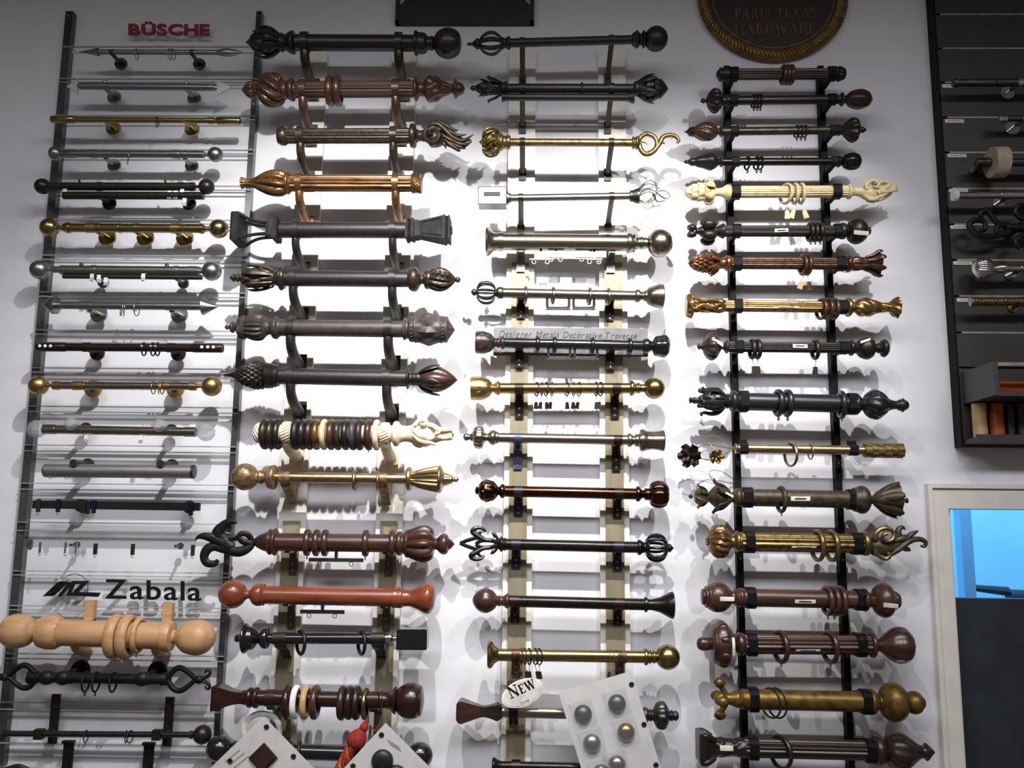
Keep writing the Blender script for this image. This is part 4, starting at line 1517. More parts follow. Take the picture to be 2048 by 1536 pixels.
R = Rod(B3, (275, 1168), (1920, 1182), D2, 'cream rope twist rod crowded with sample rings', 'cream rope rod', G2)
R.pole(340, 1420, 68, IVORY)
R.fin(IVORY, [('knob', [(274, 8), (282, 56), (310, 84), (338, 86), (352, 70)], dict(pat=rope(12, 1.6, .16)))])
D9 = (830, 810, 15.754)
f = R.fin(IVORY, [('head', [(1570, 74), (1600, 104), (1650, 116), (1700, 104), (1760, 76), (1800, 60), (1860, 54), (1900, 44), (1918, 10)], dict(pat=carved(6, .22, 2))),
                  ('neck', [(1395, 70), (1410, 66), (1430, 100), (1460, 100), (1480, 74), (1520, 64), (1560, 70), (1575, 76)], {})])
for i, c_ in enumerate(([(1600, 1190, 20, 100), (1650, 1240, 22, 110), (1710, 1255, 20, 90), (1770, 1270, 10, 60)],
           [(1600, 1160, 20, 110), (1660, 1205, 24, 120), (1720, 1225, 18, 95), (1760, 1215, 8, 80)],
           [(1610, 1120, 18, 100), (1650, 1080, 20, 110), (1700, 1085, 18, 110), (1690, 1115, 14, 120), (1655, 1110, 10, 120)],
           [(1720, 1110, 18, 90), (1770, 1130, 20, 90), (1800, 1170, 18, 80), (1770, 1185, 12, 90)],
           [(1790, 1150, 18, 60), (1850, 1150, 20, 70), (1900, 1150, 16, 50), (1915, 1180, 10, 40)],
           [(1780, 1200, 18, 60), (1840, 1215, 18, 60), (1890, 1210, 14, 50), (1905, 1230, 8, 40)])):
    R.free('leaf', IVORY, [c_], f, n=8)
for x in (550, 1355):
    o = R.s_bracket(x, IVORY, wdt=66, r=84, h=.055)
    R.radial('rope_twist', IVORY, [(x - 31, 84, 6), (x, 86, 8), (x + 31, 84, 6)], 22, o, 0, 1.0, n=6, twist=.35)
PAL = [(372, DKWOOD, 'dark brown'), (425, DKWOOD, 'dark brown'), (478, ESPRESSO, 'dark brown'), (628, BLACK, 'black'), (684, ESPRESSO, 'near black'), (740, DKWOOD, 'dark brown'),
       (796, COPPER, 'copper gold'), (856, CREAM, 'cream'), (915, MAHOG, 'reddish brown'), (972, BRONZE, 'pewter brown'), (1034, ESPRESSO, 'near black'), (1094, GREYBR, 'grey'),
       (1148, DKGREYBR, 'dark grey'), (1222, COPPERD, 'copper brown'), (1285, IVORY, 'ivory')]
for i, (x, mt, cn) in enumerate(PAL):
    R.ring(x, 128, 48, mt, cn, 0, wd=54 if i not in (7, 14) else 46, eye=(9 if i in (1, 13) else False))

R = Rod(B4, (275, 348), (1962, 368), D2 - .02, 'champagne gilt rod with starred ball and ribbed urn end', 'champagne rod', G2)
R.pole(585, 1600, 38, CHAMP)
CHB = mat('champagne_brown', (176, 146, 108), 0.42, 0.6, (120, 92, 64), 60)
f = R.fin(CHB, [('ball', ballp(372, 100)), ('neck', [(455, 56), (470, 44), (486, 52), (500, 48), (520, 40), (540, 44)], {}), ('ring', [(538, 44), (545, 78), (575, 90), (598, 86), (604, 40)], {})])
for i in range(12):
    an = 2 * pi * i / 12
    ctr = (Vector((0, -1, 0)) * .9 + Vector((-.12, 0, .2))).normalized()
    e_a = ctr.cross(Vector((0, 0, 1))).normalized(); e_b = ctr.cross(e_a).normalized()
    rr_ = R.m(100)
    pts = []
    for t in (.12, .3, .5):
        dv = ctr * cos(t) + (e_a * cos(an) + e_b * sin(an)) * sin(t)
        pts.append(R.ax(372) + dv * rr_ * 1.005)
    m = MB(); m.tube(pts, [.0006, .0014, .0004], 6); m.build('star_ray', CHAMP, f)
R.fin(CHAMP, [('urn', [(1625, 50), (1660, 66), (1720, 82), (1780, 94), (1815, 98)], dict(pat=flutes(16, .16))), ('rim', [(1812, 98), (1825, 104), (1838, 92), (1845, 70), (1858, 50)], {}),
              ('tip', [(1855, 50), (1885, 40), (1915, 28), (1925, 16), (1940, 20), (1955, 16), (1964, 2)], dict(pat=lobes(8, .1))), ('ring', [(1572, 40), (1580, 82), (1600, 88), (1612, 80), (1625, 50)], {})])


def corbel(R, x, material, w0, w1, top, bot, db=.033):
    """wedge shaped wall bracket narrowing downwards; px lengths in crop pixels"""
    A = R.ax(x)
    mb = MB()
    h0, h1 = R.m(w0) / 2, R.m(w1) / 2
    pr = [(-R.d, -R.m(top)), (-R.d * .9, -R.m(top) - .012), (-R.d * .6, -R.m(bot) * .6), (-db - .02, -R.m(bot) * .86), (-db, -R.m(bot)), (-db, 0.0), (-R.d, 0.0)]
    L = [Vector((A.x - (h0 + (h1 - h0) * min(1, max(0, -z / R.m(bot)))), y, A.z + z)) for y, z in pr]
    Q = [Vector((A.x + (h0 + (h1 - h0) * min(1, max(0, -z / R.m(bot)))), y, A.z + z)) for y, z in pr]
    mb.prism(L, Q)
    R.lathe(mb, [(x - w0 / 2, R.rp), (x - w0 / 2, R.rp * 1.1), (x + w0 / 2, R.rp * 1.1), (x + w0 / 2, R.rp)], smooth=False)
    return mb.build('bracket', material, R.root, smooth=False)


for x in (672, 1395):
    corbel(R, x, CHB, 80, 60, 40, 190)
R.ring(1190, 80, 26, CHAMP, 'large champagne', 40)
R.ring(1362, 76, 20, CHAMP, 'small champagne', 6)


def uframe(R, x0, x1, y0, y1, material):
    """open rounded traverse hanger: a rectangular wire frame with a slim foot bar"""
    m = MB()
    w_ = 12
    R.curve(m, [(x0 + w_, y0 - 20, w_), (x0 + w_, y1 - 40, w_), (x0 + w_ + 8, y1 - 24, w_), (x0 + 34, y1 - 18, w_), (x1 - 34, y1 - 18, w_), (x1 - w_ - 8, y1 - 24, w_), (x1 - w_, y1 - 40, w_), (x1 - w_, y0 - 20, w_)], n=8, k=3)
    a, b = R.pt(x0, y1 - 16), R.pt(x1, y1)
    m.box((a.x, -R.d - .004, b.z), (b.x, -R.d + .004, a.z))
    o = m.build('carrier', material, R.root)
    for t in (.12, .2, .88):
        q = Vector((a.x + (b.x - a.x) * t, -R.d - .004, (a.z + b.z) / 2))
        e = MB(); e.ball(q, .0022, 8, 6); e.build('rivet', STEEL, o)
    return o


def carrier(R, x0, x1, y0, y1, material, group=None, db=.05):
    """traverse carrier hanging under the rod: body with two loops"""
    m = MB()
    a, b = R.pt(x0, y0), R.pt(x1, y1)
    yy = -R.d + .01
    m.box((a.x, yy - .008, b.z), (b.x, yy, a.z))
    o = m.build('carrier', material, R.root, smooth=False)
    for t in (.2, .78):
        q = Vector((a.x + (b.x - a.x) * t, yy - .004, b.z - .002))
        e = MB(); e.tube([q + Vector((.006 * cos(k), 0, -.004 + .006 * sin(k))) for k in [2 * pi * i / 12 for i in range(12)]], [.0012] * 12, 6, closed=True)
        e.build('loop', STEEL, o)
    hx = a.x + (b.x - a.x) * .5
    e = MB(); e.box((hx - .004, yy - .009, a.z), (hx + .004, yy + .004, R.ax((x0 + x1) / 2).z)); e.build('stem', material, o, smooth=False)
    return o


R = Rod(B4, (440, 832), (1932, 850), D2 - .05, 'mahogany rod with black iron leaf scroll and gadrooned bulb', 'iron leaf scroll rod', G2)
R.pole(590, 1510, 66, MAHOGR)
D11 = A4
f = R.fin(DKGREYBR, [('cone', [(440, 22), (470, 46), (520, 68), (550, 74)], dict(mat=DKWOOD)), ('collar', [(545, 74), (552, 92), (566, 94), (576, 82), (590, 98), (606, 96), (612, 66)], dict(mat=MAHOGR))])
IRL = IRON
for c_ in ([(2060, 520, 30, 0), (2000, 505, 26, 20), (1965, 470, 22, 30), (1985, 440, 22, 30), (2030, 445, 24, 20), (2060, 490, 26, 0), (2050, 540, 34, 0), (1980, 585, 40, 10), (1900, 580, 40, 10), (1820, 545, 36, 10)],
           [(1960, 590, 30, 10), (1850, 570, 34, 10), (1760, 545, 36, 10), (1700, 570, 40, 10), (1675, 630, 36, 10), (1700, 680, 32, 10), (1760, 685, 26, 10), (1790, 655, 16, 10)],
           [(1900, 560, 50, 10), (1830, 500, 60, 0), (1790, 440, 56, 10), (1830, 380, 40, 20), (1880, 345, 28, 30), (1935, 345, 18, 40), (1940, 360, 10, 40)],
           [(1840, 520, 44, 10), (1760, 480, 40, 20), (1690, 460, 30, 30), (1640, 465, 18, 30), (1612, 488, 6, 30)],
           [(1880, 480, 40, 10), (1920, 470, 26, 10), (1935, 500, 10, 10)]):
    R.free('leaf', IRL, [c_], f, n=10, flat=.55, crop=D11)
f = R.fin(MAHOGR, [('bulb', [(1585, 100), (1620, 116), (1680, 138), (1730, 138), (1768, 112), (1780, 70)], dict(pat=lobes(10, .2))),
                   ('collar', [(1500, 66), (1508, 84), (1530, 90), (1548, 76), (1560, 80), (1572, 100), (1590, 104)], {}),
                   ('tip', [(1775, 70), (1790, 42), (1808, 48), (1830, 70), (1860, 78), (1880, 66), (1890, 44), (1910, 30), (1932, 3)], {})])
for x in (838, 905, 970, 1272, 1470):
    R.ring(x, 100, 32, MAHOGR, 'dark mahogany', 4, wd=44, eye=(12 if x in (838, 1272) else False))
carrier(R, 845, 1250, 952, 985, PEWTER)
for x in (690, 1418):
    R.plate(x, PEWTER, strap=False, h=.07)

R = Rod(B5, (278, 252), (1770, 284), D2 - .05, 'glossy orange red wooden rod with ball and flared end', 'cherry red rod', G2)
R.pole(500, 1480, 66, CHERRY)
R.fin(CHERRY, [('ball', ballp(278, 103)), ('neck', [(360, 60), (378, 38), (395, 30), (412, 36)], {}), ('collar', [(408, 34), (430, 66), (460, 82), (490, 80), (496, 74), (510, 78), (518, 66)], {})])
R.fin(CHERRY, [('flare', [(1530, 72), (1545, 64), (1590, 62), (1640, 78), (1690, 104), (1725, 112), (1745, 100), (1768, 60), (1776, 6)], {}),
               ('cap', [(1462, 66), (1464, 74), (1480, 76), (1490, 72), (1505, 76), (1530, 74)], SM)])
carrier(R, 775, 1100, 368, 400, PEWTER)
for x in (672, 1390):
    R.plate(x, PEWTER, strap=False, h=.075)

R = Rod(B5, (295, 578), (1720, 580), D2 - .03, 'slim black rod with disc knob and loose square end cap', 'slim black rod with square cap', G2)
R.pole(540, 1410, 41, BLACKG)
R.fin(BLACKG, [('knob', [(294, 6), (300, 24), (330, 32), (345, 60), (362, 106), (378, 106), (400, 88), (430, 80), (452, 52), (462, 30)], {}),
               ('collar', [(458, 30), (478, 46), (500, 72), (525, 76), (542, 66), (548, 41)], {})])
f = R.fin(BLACKG, [('block', [(1495, 6), (1496, 66), (1504, 73), (1712, 73), (1720, 66), (1721, 6)], dict(pat=square, n=32, smooth=False)),
                   ('connector', [(1405, 38), (1430, 40), (1455, 36), (1462, 18), (1496, 18)], dict(smooth=False, mat=CHROME))])
for x in (630, 1350):
    corbel(R, x, BLACK, 100, 66, 40, 175)
R.ring(782, 96, 26, BLACK, 'black left-hand', 34)
R.ring(1230, 96, 26, BLACK, 'black right-hand', 28)

R = Rod(B5, (145, 1010), (1690, 1042), D2 - .03, 'dark burgundy rod with flared square end and assorted rings', 'burgundy sample ring rod', G2)
R.pole(460, 1400, 56, BURG)
R.fin(BURG, [('flare', [(140, 6), (142, 84), (165, 92), (210, 80), (270, 56), (330, 44), (360, 44)], dict(pat=lambda t, th: square(t, th) * .93, n=32)),
             ('collar', [(355, 50), (385, 58), (400, 72), (418, 70), (424, 60), (440, 72), (462, 74), (472, 56)], {})])
R.fin(BURG, [('ball', [(1490, 64), (1505, 92), (1545, 118), (1600, 128), (1650, 114), (1682, 70), (1692, 8)]), ('collar', [(1360, 56), (1368, 64), (1385, 64), (1392, 56), (1430, 58), (1455, 76), (1476, 98), (1486, 96), (1494, 66)], {}),
             ('tip_ring', [(1658, 104), (1668, 108), (1676, 96), (1682, 74)], {})])
for x, mt, cn, R_, w_ in ((688, BURG, 'dark burgundy', 128, 44), (744, WHITE, 'white', 122, 40), (818, TAN, 'tan', 122, 40), (890, MAHOG, 'chestnut brown', 124, 44),
                          (1088, DKWOOD, 'dark brown', 124, 44), (1142, BURG, 'dark burgundy', 122, 44), (1195, ESPRESSO, 'near black', 122, 44), (1258, BRASS, 'brass', 114, 30)):
    R.ring(x, R_, w_, mt, cn, 1, wd=w_ * 1.15)
for x in (560, 1320):
    corbel(R, x, BURG, 70, 60, 60, 140)

R = Rod(B5, (180, 1395), (1660, 1445), D2 - .05, 'black pole with ball ends half hidden behind sample cards', 'hidden black ball rod', G2)
R.pole(300, 1560, 56, BLACKG)
R.fin(BLACKG, [('ball', ballp(180, 95)), ('neck', [(265, 40), (290, 60), (310, 60), (312, 50)], {})])
R.fin(BLACKG, [('ball', ballp(1660, 96)), ('neck', [(1540, 60), (1570, 40), (1580, 40)], {})])
R.ring(770, 84, 24, BLACK, 'black', 8)
for x in (640, 1360):
    R.plate(x, BLACK, strap=False)
# ================================================================== metal rods column
C1 = (910, 20, 4.267); C2 = (910, 320, 4.267); C3 = (910, 620, 4.267); C4 = (890, 920, 4.096); C5 = (890, 1240, 4.096)
G3 = 'metal rods in the middle column'
D3 = .17

R = Rod(C1, (100, 292), (1715, 247), D3, 'tilted black rod with birdcage finial and plain ball', 'tilted black cage rod', G3)
R.pole(470, 1515, 37, BLACK)
f = R.radial('finial', BLACK, [(215, 30, 9), (240, 66, 10), (290, 93, 11), (340, 90, 11), (380, 60, 10), (400, 34, 10)], 8)
f.name = 'finial'
R.part('tip', [(100, 3), (120, 14), (148, 14), (165, 28), (190, 46), (210, 38), (222, 30)], BLACK, f)
R.part('collar', [(390, 36), (405, 52), (425, 40), (445, 50), (466, 58), (475, 37)], BLACK, f)
R.fin(BLACK, [('ball', ballp(1715, 106, .95)), ('collar', [(1508, 37), (1515, 52), (1540, 66), (1552, 76), (1568, 62), (1582, 46), (1596, 56), (1610, 74), (1625, 60)], {})])
for x in (575, 1335):
    R.bar(x, BLACK, .055)

R = Rod(C1, (130, 668), (1815, 672), D3, 'black double rod with leafy finial and artichoke bud', 'black double rod', G3)
R.pole(450, 1530, 40, BLACK)
f = R.fin(BLACK, [('core', [(185, 30), (230, 56), (290, 62), (340, 56), (380, 50)], dict(pat=carved(6, .25, 2))), ('tip', [(128, 3), (150, 24), (172, 20), (195, 34)], {}),
                  ('collar', [(375, 52), (390, 68), (400, 58), (415, 50), (440, 60), (452, 40)], {})])
R.radial('leaf', BLACK, [(390, 50, 16), (350, 76, 24), (310, 92, 22), (280, 108, 16), (295, 122, 6)], 5, f, .5, .5, each=True)
R.radial('leaf', BLACK, [(290, 50, 14), (250, 66, 18), (220, 70, 12), (205, 84, 4)], 5, f, 1.1, .5, each=True)
f = R.fin(BLACK, [('bud', [(1560, 60), (1620, 92), (1680, 110), (1740, 96), (1790, 50), (1818, 6)], dict(pat=scales(7, 4, .22), n=84, k=8)), ('collar', [(1520, 42), (1530, 58), (1548, 64), (1565, 60)], {})])
R.radial('leaf', BLACK, [(1560, 60, 18), (1620, 98, 26), (1670, 118, 20), (1705, 128, 5)], 6, f, .4, .4, each=True)
R.part('track', [(400, 44), (410, 40), (440, 31), (1470, 31), (1500, 44), (1528, 54)], BLACK, dy=-80, smooth=False)
R.ring(1080, 64, 14, BLACK, 'black', 3, sag=10)
for x in (575, 1335):
    R.bar(x, BLACK, .062)

R = Rod(C1, (205, 1128), (1575, 1134), D3, 'antique gold rod with pierced crown and open scroll ends', 'gold scroll rod', G3)
R.pole(460, 1515, 33, ANTGOLD)
f = R.fin(ANTGOLD, [('crown', [(235, 76), (262, 104), (310, 114), (350, 104), (372, 84)], dict(pat=carved(8, .32, 1.5))), ('tip', [(205, 3), (220, 16), (232, 44), (240, 78)], {}),
                    ('collar', [(368, 86), (380, 92), (388, 72), (402, 74), (412, 58), (430, 54), (450, 60), (470, 56), (474, 33)], {})])
R.radial('band', ANTGOLD, [(236, 80, 9), (270, 112, 12), (312, 120, 12), (355, 110, 10), (372, 88, 8)], 8, f, .2, .7, each=True, twist=.5)
f = R.free('finial', ANTGOLD, [[(1560, 1130, 22), (1580, 1090, 20), (1630, 1058, 20), (1690, 1075, 20), (1722, 1120, 18), (1715, 1180, 20), (1670, 1222, 22), (1620, 1228, 22), (1585, 1190, 22), (1572, 1145, 22)]], n=10)
R.free('tail', ANTGOLD, [[(1640, 1228, 20), (1700, 1195, 20), (1745, 1140, 20), (1775, 1085, 20), (1830, 1068, 20), (1885, 1080, 18), (1910, 1115, 14), (1892, 1135, 8)]], f, n=10)
R.free('thorn', ANTGOLD, [[(1590, 1120, 14), (1620, 1125, 12), (1650, 1148, 4)], [(1620, 1060, 12), (1635, 1045, 4)], [(1690, 1080, 12), (1705, 1065, 4)], [(1620, 1230, 14), (1632, 1250, 3)], [(1770, 1130, 14), (1795, 1140, 3)], [(1840, 1068, 12), (1850, 1100, 4)], [(1770, 1080, 12), (1790, 1055, 3)]], f, n=6)
R.part('collar', [(1508, 33), (1515, 54), (1535, 46), (1550, 56), (1568, 44), (1580, 24)], ANTGOLD, f)
for x in (575, 1335):
    R.bar(x, DKBRONZE, .045)

R = Rod(C2, (195, 330), (1570, 307), D3 - .01, 'silver rod with slotted box end and wire flourish', 'silver flourish rod', G3)
R.pole(470, 1500, 31, STEEL)
f = R.fin(STEEL, [('neck', [(440, 50), (444, 58), (456, 58), (460, 40), (475, 44), (480, 31)], SM)])
m = MB()
a, b = R.pt(205, 255), R.pt(438, 400)
m.box((a.x, -R.d - .026, b.z), (b.x, -R.d + .026, a.z))
o = m.build('box', STEEL, f, smooth=False)
m = MB()
a, b = R.pt(248, 298), R.pt(388, 334)
m.box((a.x, -R.d - .0285, b.z), (b.x, -R.d - .0255, a.z))
m.build('slot', mat('slot_dark', (40, 37, 37), .6), f, smooth=False)
a, b = R.pt(205, 255), R.pt(438, 400)
yf = -R.d - .0262
for (xa, za, xb, zb2) in ((a.x, a.z, b.x, a.z), (a.x, b.z, b.x, b.z), (a.x, a.z, a.x, b.z), (b.x, a.z, b.x, b.z)):
    m = MB(); m.tube([Vector((xa, yf, za)), Vector((xb, yf, zb2))], [.0016] * 2, 6); m.build('edge_bead', mat('edge_dark', (70, 68, 66), .5, .3), f)
f = R.fin(PEWTER, [('cup', [(1488, 31), (1492, 46), (1520, 50), (1545, 62), (1570, 66), (1574, 30)], SM)])
for c_ in ([(1570, 300, 7, 0), (1620, 255, 7, 20), (1690, 270, 7, 40), (1740, 310, 6, 30), (1800, 330, 6, 0), (1835, 305, 6, 0), (1800, 265, 6, 0), (1740, 260, 6, -20), (1680, 320, 6, -30), (1620, 350, 6, -20), (1570, 340, 7, 0)],
           [(1570, 280, 7, 20), (1600, 220, 7, 40), (1660, 190, 7, 50), (1710, 220, 7, 40), (1715, 290, 6, 30), (1690, 350, 6, 20), (1630, 365, 6, 0), (1572, 360, 7, 0)],
           [(1560, 250, 7, 0), (1640, 195, 7, -20), (1715, 205, 7, -20), (1740, 240, 6, -20), (1752, 222, 4, -20)],
           [(1690, 300, 6, 30), (1675, 350, 6, 30), (1690, 400, 6, 30), (1740, 395, 6, 20), (1750, 380, 4, 20)],
           [(1690, 400, 6, 20), (1650, 418, 6, 20), (1625, 410, 5, 20), (1630, 392, 5, 20), (1655, 392, 5, 20)],
           [(1625, 412, 5, 20), (1600, 402, 5, 20), (1596, 388, 4, 20)],
           [(1570, 320, 6, 40), (1640, 290, 6, 60), (1690, 310, 6, 50), (1720, 360, 6, 20), (1790, 345, 6, 0)]):
    R.free('wire', PEWTER, [c_], f, n=6)
for x in (562, 1338):
    R.bar(x, PEWTER, .042)

R = Rod(C2, (265, 696), (1748, 710), .105, 'thick polished silver pole with flared cap and ball', 'thick silver pole', G3)
R.pole(405, 1475, 71, NICKEL, n=48)
R.fin(NICKEL, [('flare', [(264, 8), (266, 120), (282, 126), (300, 110), (330, 80), (365, 72), (370, 80), (412, 80), (414, 71)], SM)])
R.fin(NICKEL, [('ball', ballp(1748, 122, .92)), ('collar', [(1465, 71), (1470, 84), (1495, 86), (1515, 76), (1530, 84), (1545, 60), (1570, 50), (1590, 56), (1610, 50), (1640, 46)], {})])
carrier(R, 795, 930, 790, 830, STEEL); carrier(R, 1030, 1290, 790, 830, STEEL); carrier(R, 635, 830, 838, 850, PEWTER); carrier(R, 1120, 1260, 838, 850, PEWTER)
for x in (560, 1345):
    R.plate(x, STEEL, strap=False, h=.05, w_=.026)

R = Rod(C2, (135, 1128), (1780, 1164), .10, 'silver rod with birdcage end, flared cup and thin rings', 'silver birdcage rod', G3)
R.pole(410, 1550, 43, NICKEL, n=40)
f = R.radial('finial', PEWTER, [(190, 40, 8), (210, 76, 10), (240, 94, 11), (285, 96, 11), (320, 78, 10), (340, 40, 8)], 9)
R.part('tip', [(134, 3), (150, 26), (166, 32), (180, 24), (194, 46), (202, 42)], PEWTER, f)
R.part('neck', [(335, 44), (350, 32), (362, 46), (380, 52), (400, 50), (414, 43)], PEWTER, f)
R.part('spindle', [(190, 14), (265, 20), (340, 14)], CHROME, f)
R.fin(NICKEL, [('cup', [(1630, 46), (1650, 74), (1690, 90), (1740, 104), (1772, 106), (1780, 96), (1770, 80), (1700, 20)], SM), ('neck', [(1535, 43), (1545, 54), (1570, 56), (1585, 42), (1605, 36), (1622, 48), (1635, 46)], {})])
for x in (600, 835, 1145, 1305):
    R.ring(x, 78, 20, NICKEL, 'slim silver', 7, wd=26)
uframe(R, 775, 985, 1195, 1280, BLACK); uframe(R, 1000, 1198, 1195, 1280, BLACK)
for x in (562, 1335):
    R.plate(x, DKBROWNM, strap=False, h=.05, w_=.026)

R = Rod(C3, (175, 275), (1840, 310), .095, 'glossy black rod with embossed cup in front of shade-toned white nameplate', 'glossy black nameplate rod', G3)
R.pole(420, 1610, 46, BLACKG, n=40)
f = R.fin(mat('plum_pewter', (92, 78, 80), .35, .7, (60, 50, 54), 60), [('cup', [(174, 8), (176, 92), (200, 98), (260, 96), (305, 74), (330, 48)], dict(smooth=False)), ('neck', [(326, 50), (350, 36), (365, 46), (380, 40), (398, 52), (412, 54), (424, 46)], {})])
R.radial('petal', f.data.materials[0], [(330, 44, 9), (300, 74, 12), (250, 92, 13), (215, 97, 5)], 10, f, 0, .4, each=True)
R.fin(BLACKG, [('bud', [(1690, 56), (1705, 84), (1740, 92), (1790, 102), (1820, 76), (1835, 30), (1842, 4)], dict(pat=lobes(6, .12))), ('collar', [(1600, 46), (1608, 60), (1640, 66), (1660, 56), (1678, 40), (1692, 56)], {})])
for x in (703, 848, 1170, 1490):
    R.ring(x, 78, 24, BLACKG, 'glossy black', 4, wd=34, eye=(16 if x in (703, 1490) else False))
uframe(R, 785, 995, 345, 425, BLACK); uframe(R, 1010, 1225, 345, 425, BLACK)
for x in (548, 1338):
    R.plate(x, DKBROWNM, strap=False, h=.05, w_=.026, db=.0415)
# white name plate behind it, the shade on it put into its colour
rr = empty('nameplate', (P(1140, 690, .04).x, -.034, P(1140, 690, .04).z), 'shade-toned white nameplate with italic lettering behind the glossy black rod', 'sign')
pxbox(987, 656, 1296, 712, .0375, .0412).build('plate', SIGNSHADED, rr, smooth=False)
letters('Designer Metals Decorative Traverse', 998, 674, 1274, 678, 12.5, .0412, .0010, PRINT, rr, shear=.28, gap=.07, space=.42, offset=-.004)

R = Rod(C3, (135, 668), (1790, 668), .095, 'brass rod with embossed cup, ball and hanging clip rings', 'brass clip ring rod', G3)
R.pole(380, 1525, 45, BRASS, n=40)
f = R.fin(GOLDS, [('cup', [(134, 8), (136, 98), (155, 102), (240, 98), (290, 74), (315, 42)], dict(smooth=False)), ('neck', [(310, 44), (325, 34), (345, 48), (365, 62), (378, 54), (388, 46)], {})])
R.radial('petal', GOLDS, [(312, 42, 9), (280, 74, 12), (225, 95, 13), (190, 100, 5)], 12, f, 0, .4, each=True)
R.fin(BRASS, [('ball', ballp(1700, 92)), ('collar', [(1490, 45), (1495, 62), (1515, 66), (1530, 50), (1550, 40), (1568, 48), (1585, 36), (1615, 36)], {})])
for i, (x, mt, cn) in enumerate(((697, COPPERD, 'copper'), (740, NICKEL, 'silver'), (778, BRONZE, 'bronze'), (826, NICKEL, 'silver'), (955, BRONZE, 'dark bronze'), (1012, NICKEL, 'silver'), (1058, BRASS, 'brass'), (1205, BLACK, 'black'), (1242, BLACK, 'black'))):
    R.ring(x, 63, 11, mt, cn, 10 if i % 2 else 18, clip=(100, DKBROWNM if i < 7 else BLACK), kind='clip ring', wd=13)
for x in (548, 1378):
    R.plate(x, DKBROWNM, h=.07, w_=.026)

R = Rod(C3, (70, 1084), (1785, 1116), .095, 'satin nickel rod with ringed knob and fluted barrel end', 'satin nickel barrel rod', G3)
R.pole(350, 1495, 43, NICKEL, n=40)
R.fin(NICKEL, [('knob', [(150, 46), (165, 84), (200, 100), (235, 90), (252, 50)], dict(pat=lobes(12, .08))), ('tip', [(68, 3), (78, 26), (95, 34), (115, 28), (126, 26), (140, 36), (155, 44)], {}),
               ('collar', [(248, 50), (262, 36), (282, 34), (300, 58), (330, 66), (350, 52), (364, 54), (372, 43)], {})])
R.fin(NICKEL, [('barrel', [(1570, 60), (1578, 92), (1600, 98), (1640, 84), (1690, 78), (1740, 84), (1775, 94), (1784, 88), (1786, 8)], dict(pat=lobes(5, .08), smooth=False)), ('collar', [(1470, 43), (1478, 56), (1500, 58), (1515, 44), (1530, 40), (1545, 56), (1560, 52), (1572, 62)], {})])
BLUEP = mat('plate_bluegrey', (96, 100, 140), .35, .5)
R.plate(535, BLUEP, h=.075, w_=.026)
R.plate(1390, DKBROWNM, h=.075, w_=.026)

R = Rod(C4, (245, 250), (1835, 284), .09, 'dark copper rod with scaled knob and melon shaped end', 'dark copper melon rod', G3)
DKC = metal('polished_dark_copper', (96, 66, 52), .2)
R.pole(480, 1580, 46, DKC, n=40)
R.fin(DKC, [('knob', [(275, 50), (300, 84), (345, 98), (395, 84), (425, 56), (436, 34)], dict(pat=scales(9, 3, .12), n=72, k=6)), ('tip', [(243, 3), (252, 26), (264, 36), (274, 24), (280, 50)], {}),
            ('collar', [(432, 34), (448, 40), (460, 58), (480, 56), (492, 46), (500, 46)], {})])
R.fin(DKC, [('melon', [(1672, 50), (1690, 92), (1740, 112), (1790, 106), (1825, 76), (1836, 20)], dict(pat=lobes(8, .12))), ('collar', [(1562, 46), (1568, 60), (1590, 62), (1605, 46), (1625, 32), (1642, 50), (1660, 48), (1676, 52)], {})])
for x in (600, 1425):
    R.plate(x, mat('plate_navy', (40, 38, 56), .35, .3) if x < 900 else DKBROWNM, h=.055, w_=.026)

R = Rod(C4, (120, 682), (1870, 722), .09, 'black metal rod with openwork lily point and birdcage end', 'black lily point rod', G3)
BLM = mat('black_bronze', (42, 38, 36), .28, .6, (30, 27, 26), 80)
R.pole(460, 1590, 46, BLM, n=40)
f = R.free('finial', BLM, [[(440, 682, 18), (380, 660, 18), (300, 660, 18), (250, 690, 14)], [(440, 692, 18), (380, 715, 18), (300, 718, 18), (250, 690, 14)],
                          [(250, 640, 16), (180, 660, 16), (122, 682, 14)], [(250, 730, 16), (180, 706, 16), (122, 682, 14)], [(330, 660, 14), (280, 640, 16), (250, 636, 16)], [(320, 716, 14), (280, 726, 16), (250, 730, 16)]], n=8, flat=.8)
R.free('petal', BLM, [[(380, 660, 16), (320, 650, 18), (270, 620, 22), (228, 590, 24), (245, 562, 20), (290, 555, 16), (325, 575, 10), (336, 588, 4)], [(270, 625, 14), (285, 598, 14), (300, 586, 10), (336, 588, 4)]], f, n=8)
R.free('petal', BLM, [[(370, 716, 16), (310, 725, 18), (260, 752, 22), (215, 782, 24), (235, 808, 20), (280, 812, 16), (312, 796, 10), (322, 782, 4)], [(260, 745, 14), (275, 772, 14), (290, 784, 10), (322, 782, 4)]], f, n=8)
R.free('barb', BLM, [[(438, 670, 14), (425, 635, 12), (400, 605, 12), (380, 598, 5)], [(395, 606, 10), (405, 640, 4)], [(432, 700, 14), (418, 735, 12), (390, 760, 12), (370, 766, 5)], [(385, 760, 10), (390, 735, 4)]], f, n=8)
R.part('collar', [(430, 30), (448, 52), (460, 62), (472, 60), (478, 50), (495, 54), (500, 46)], BLM, f)
f = R.radial('finial', BLM, [(1650, 56, 10), (1680, 92, 12), (1730, 106, 13), (1780, 92, 12), (1812, 52, 10)], 9)
R.part('base', [(1575, 46), (1580, 60), (1600, 62), (1615, 50), (1640, 44), (1650, 72), (1668, 78), (1676, 40)], BLM, f)
R.part('tip', [(1790, 40), (1800, 74), (1815, 66), (1825, 36), (1845, 34), (1860, 18), (1874, 2)], BLM, f)
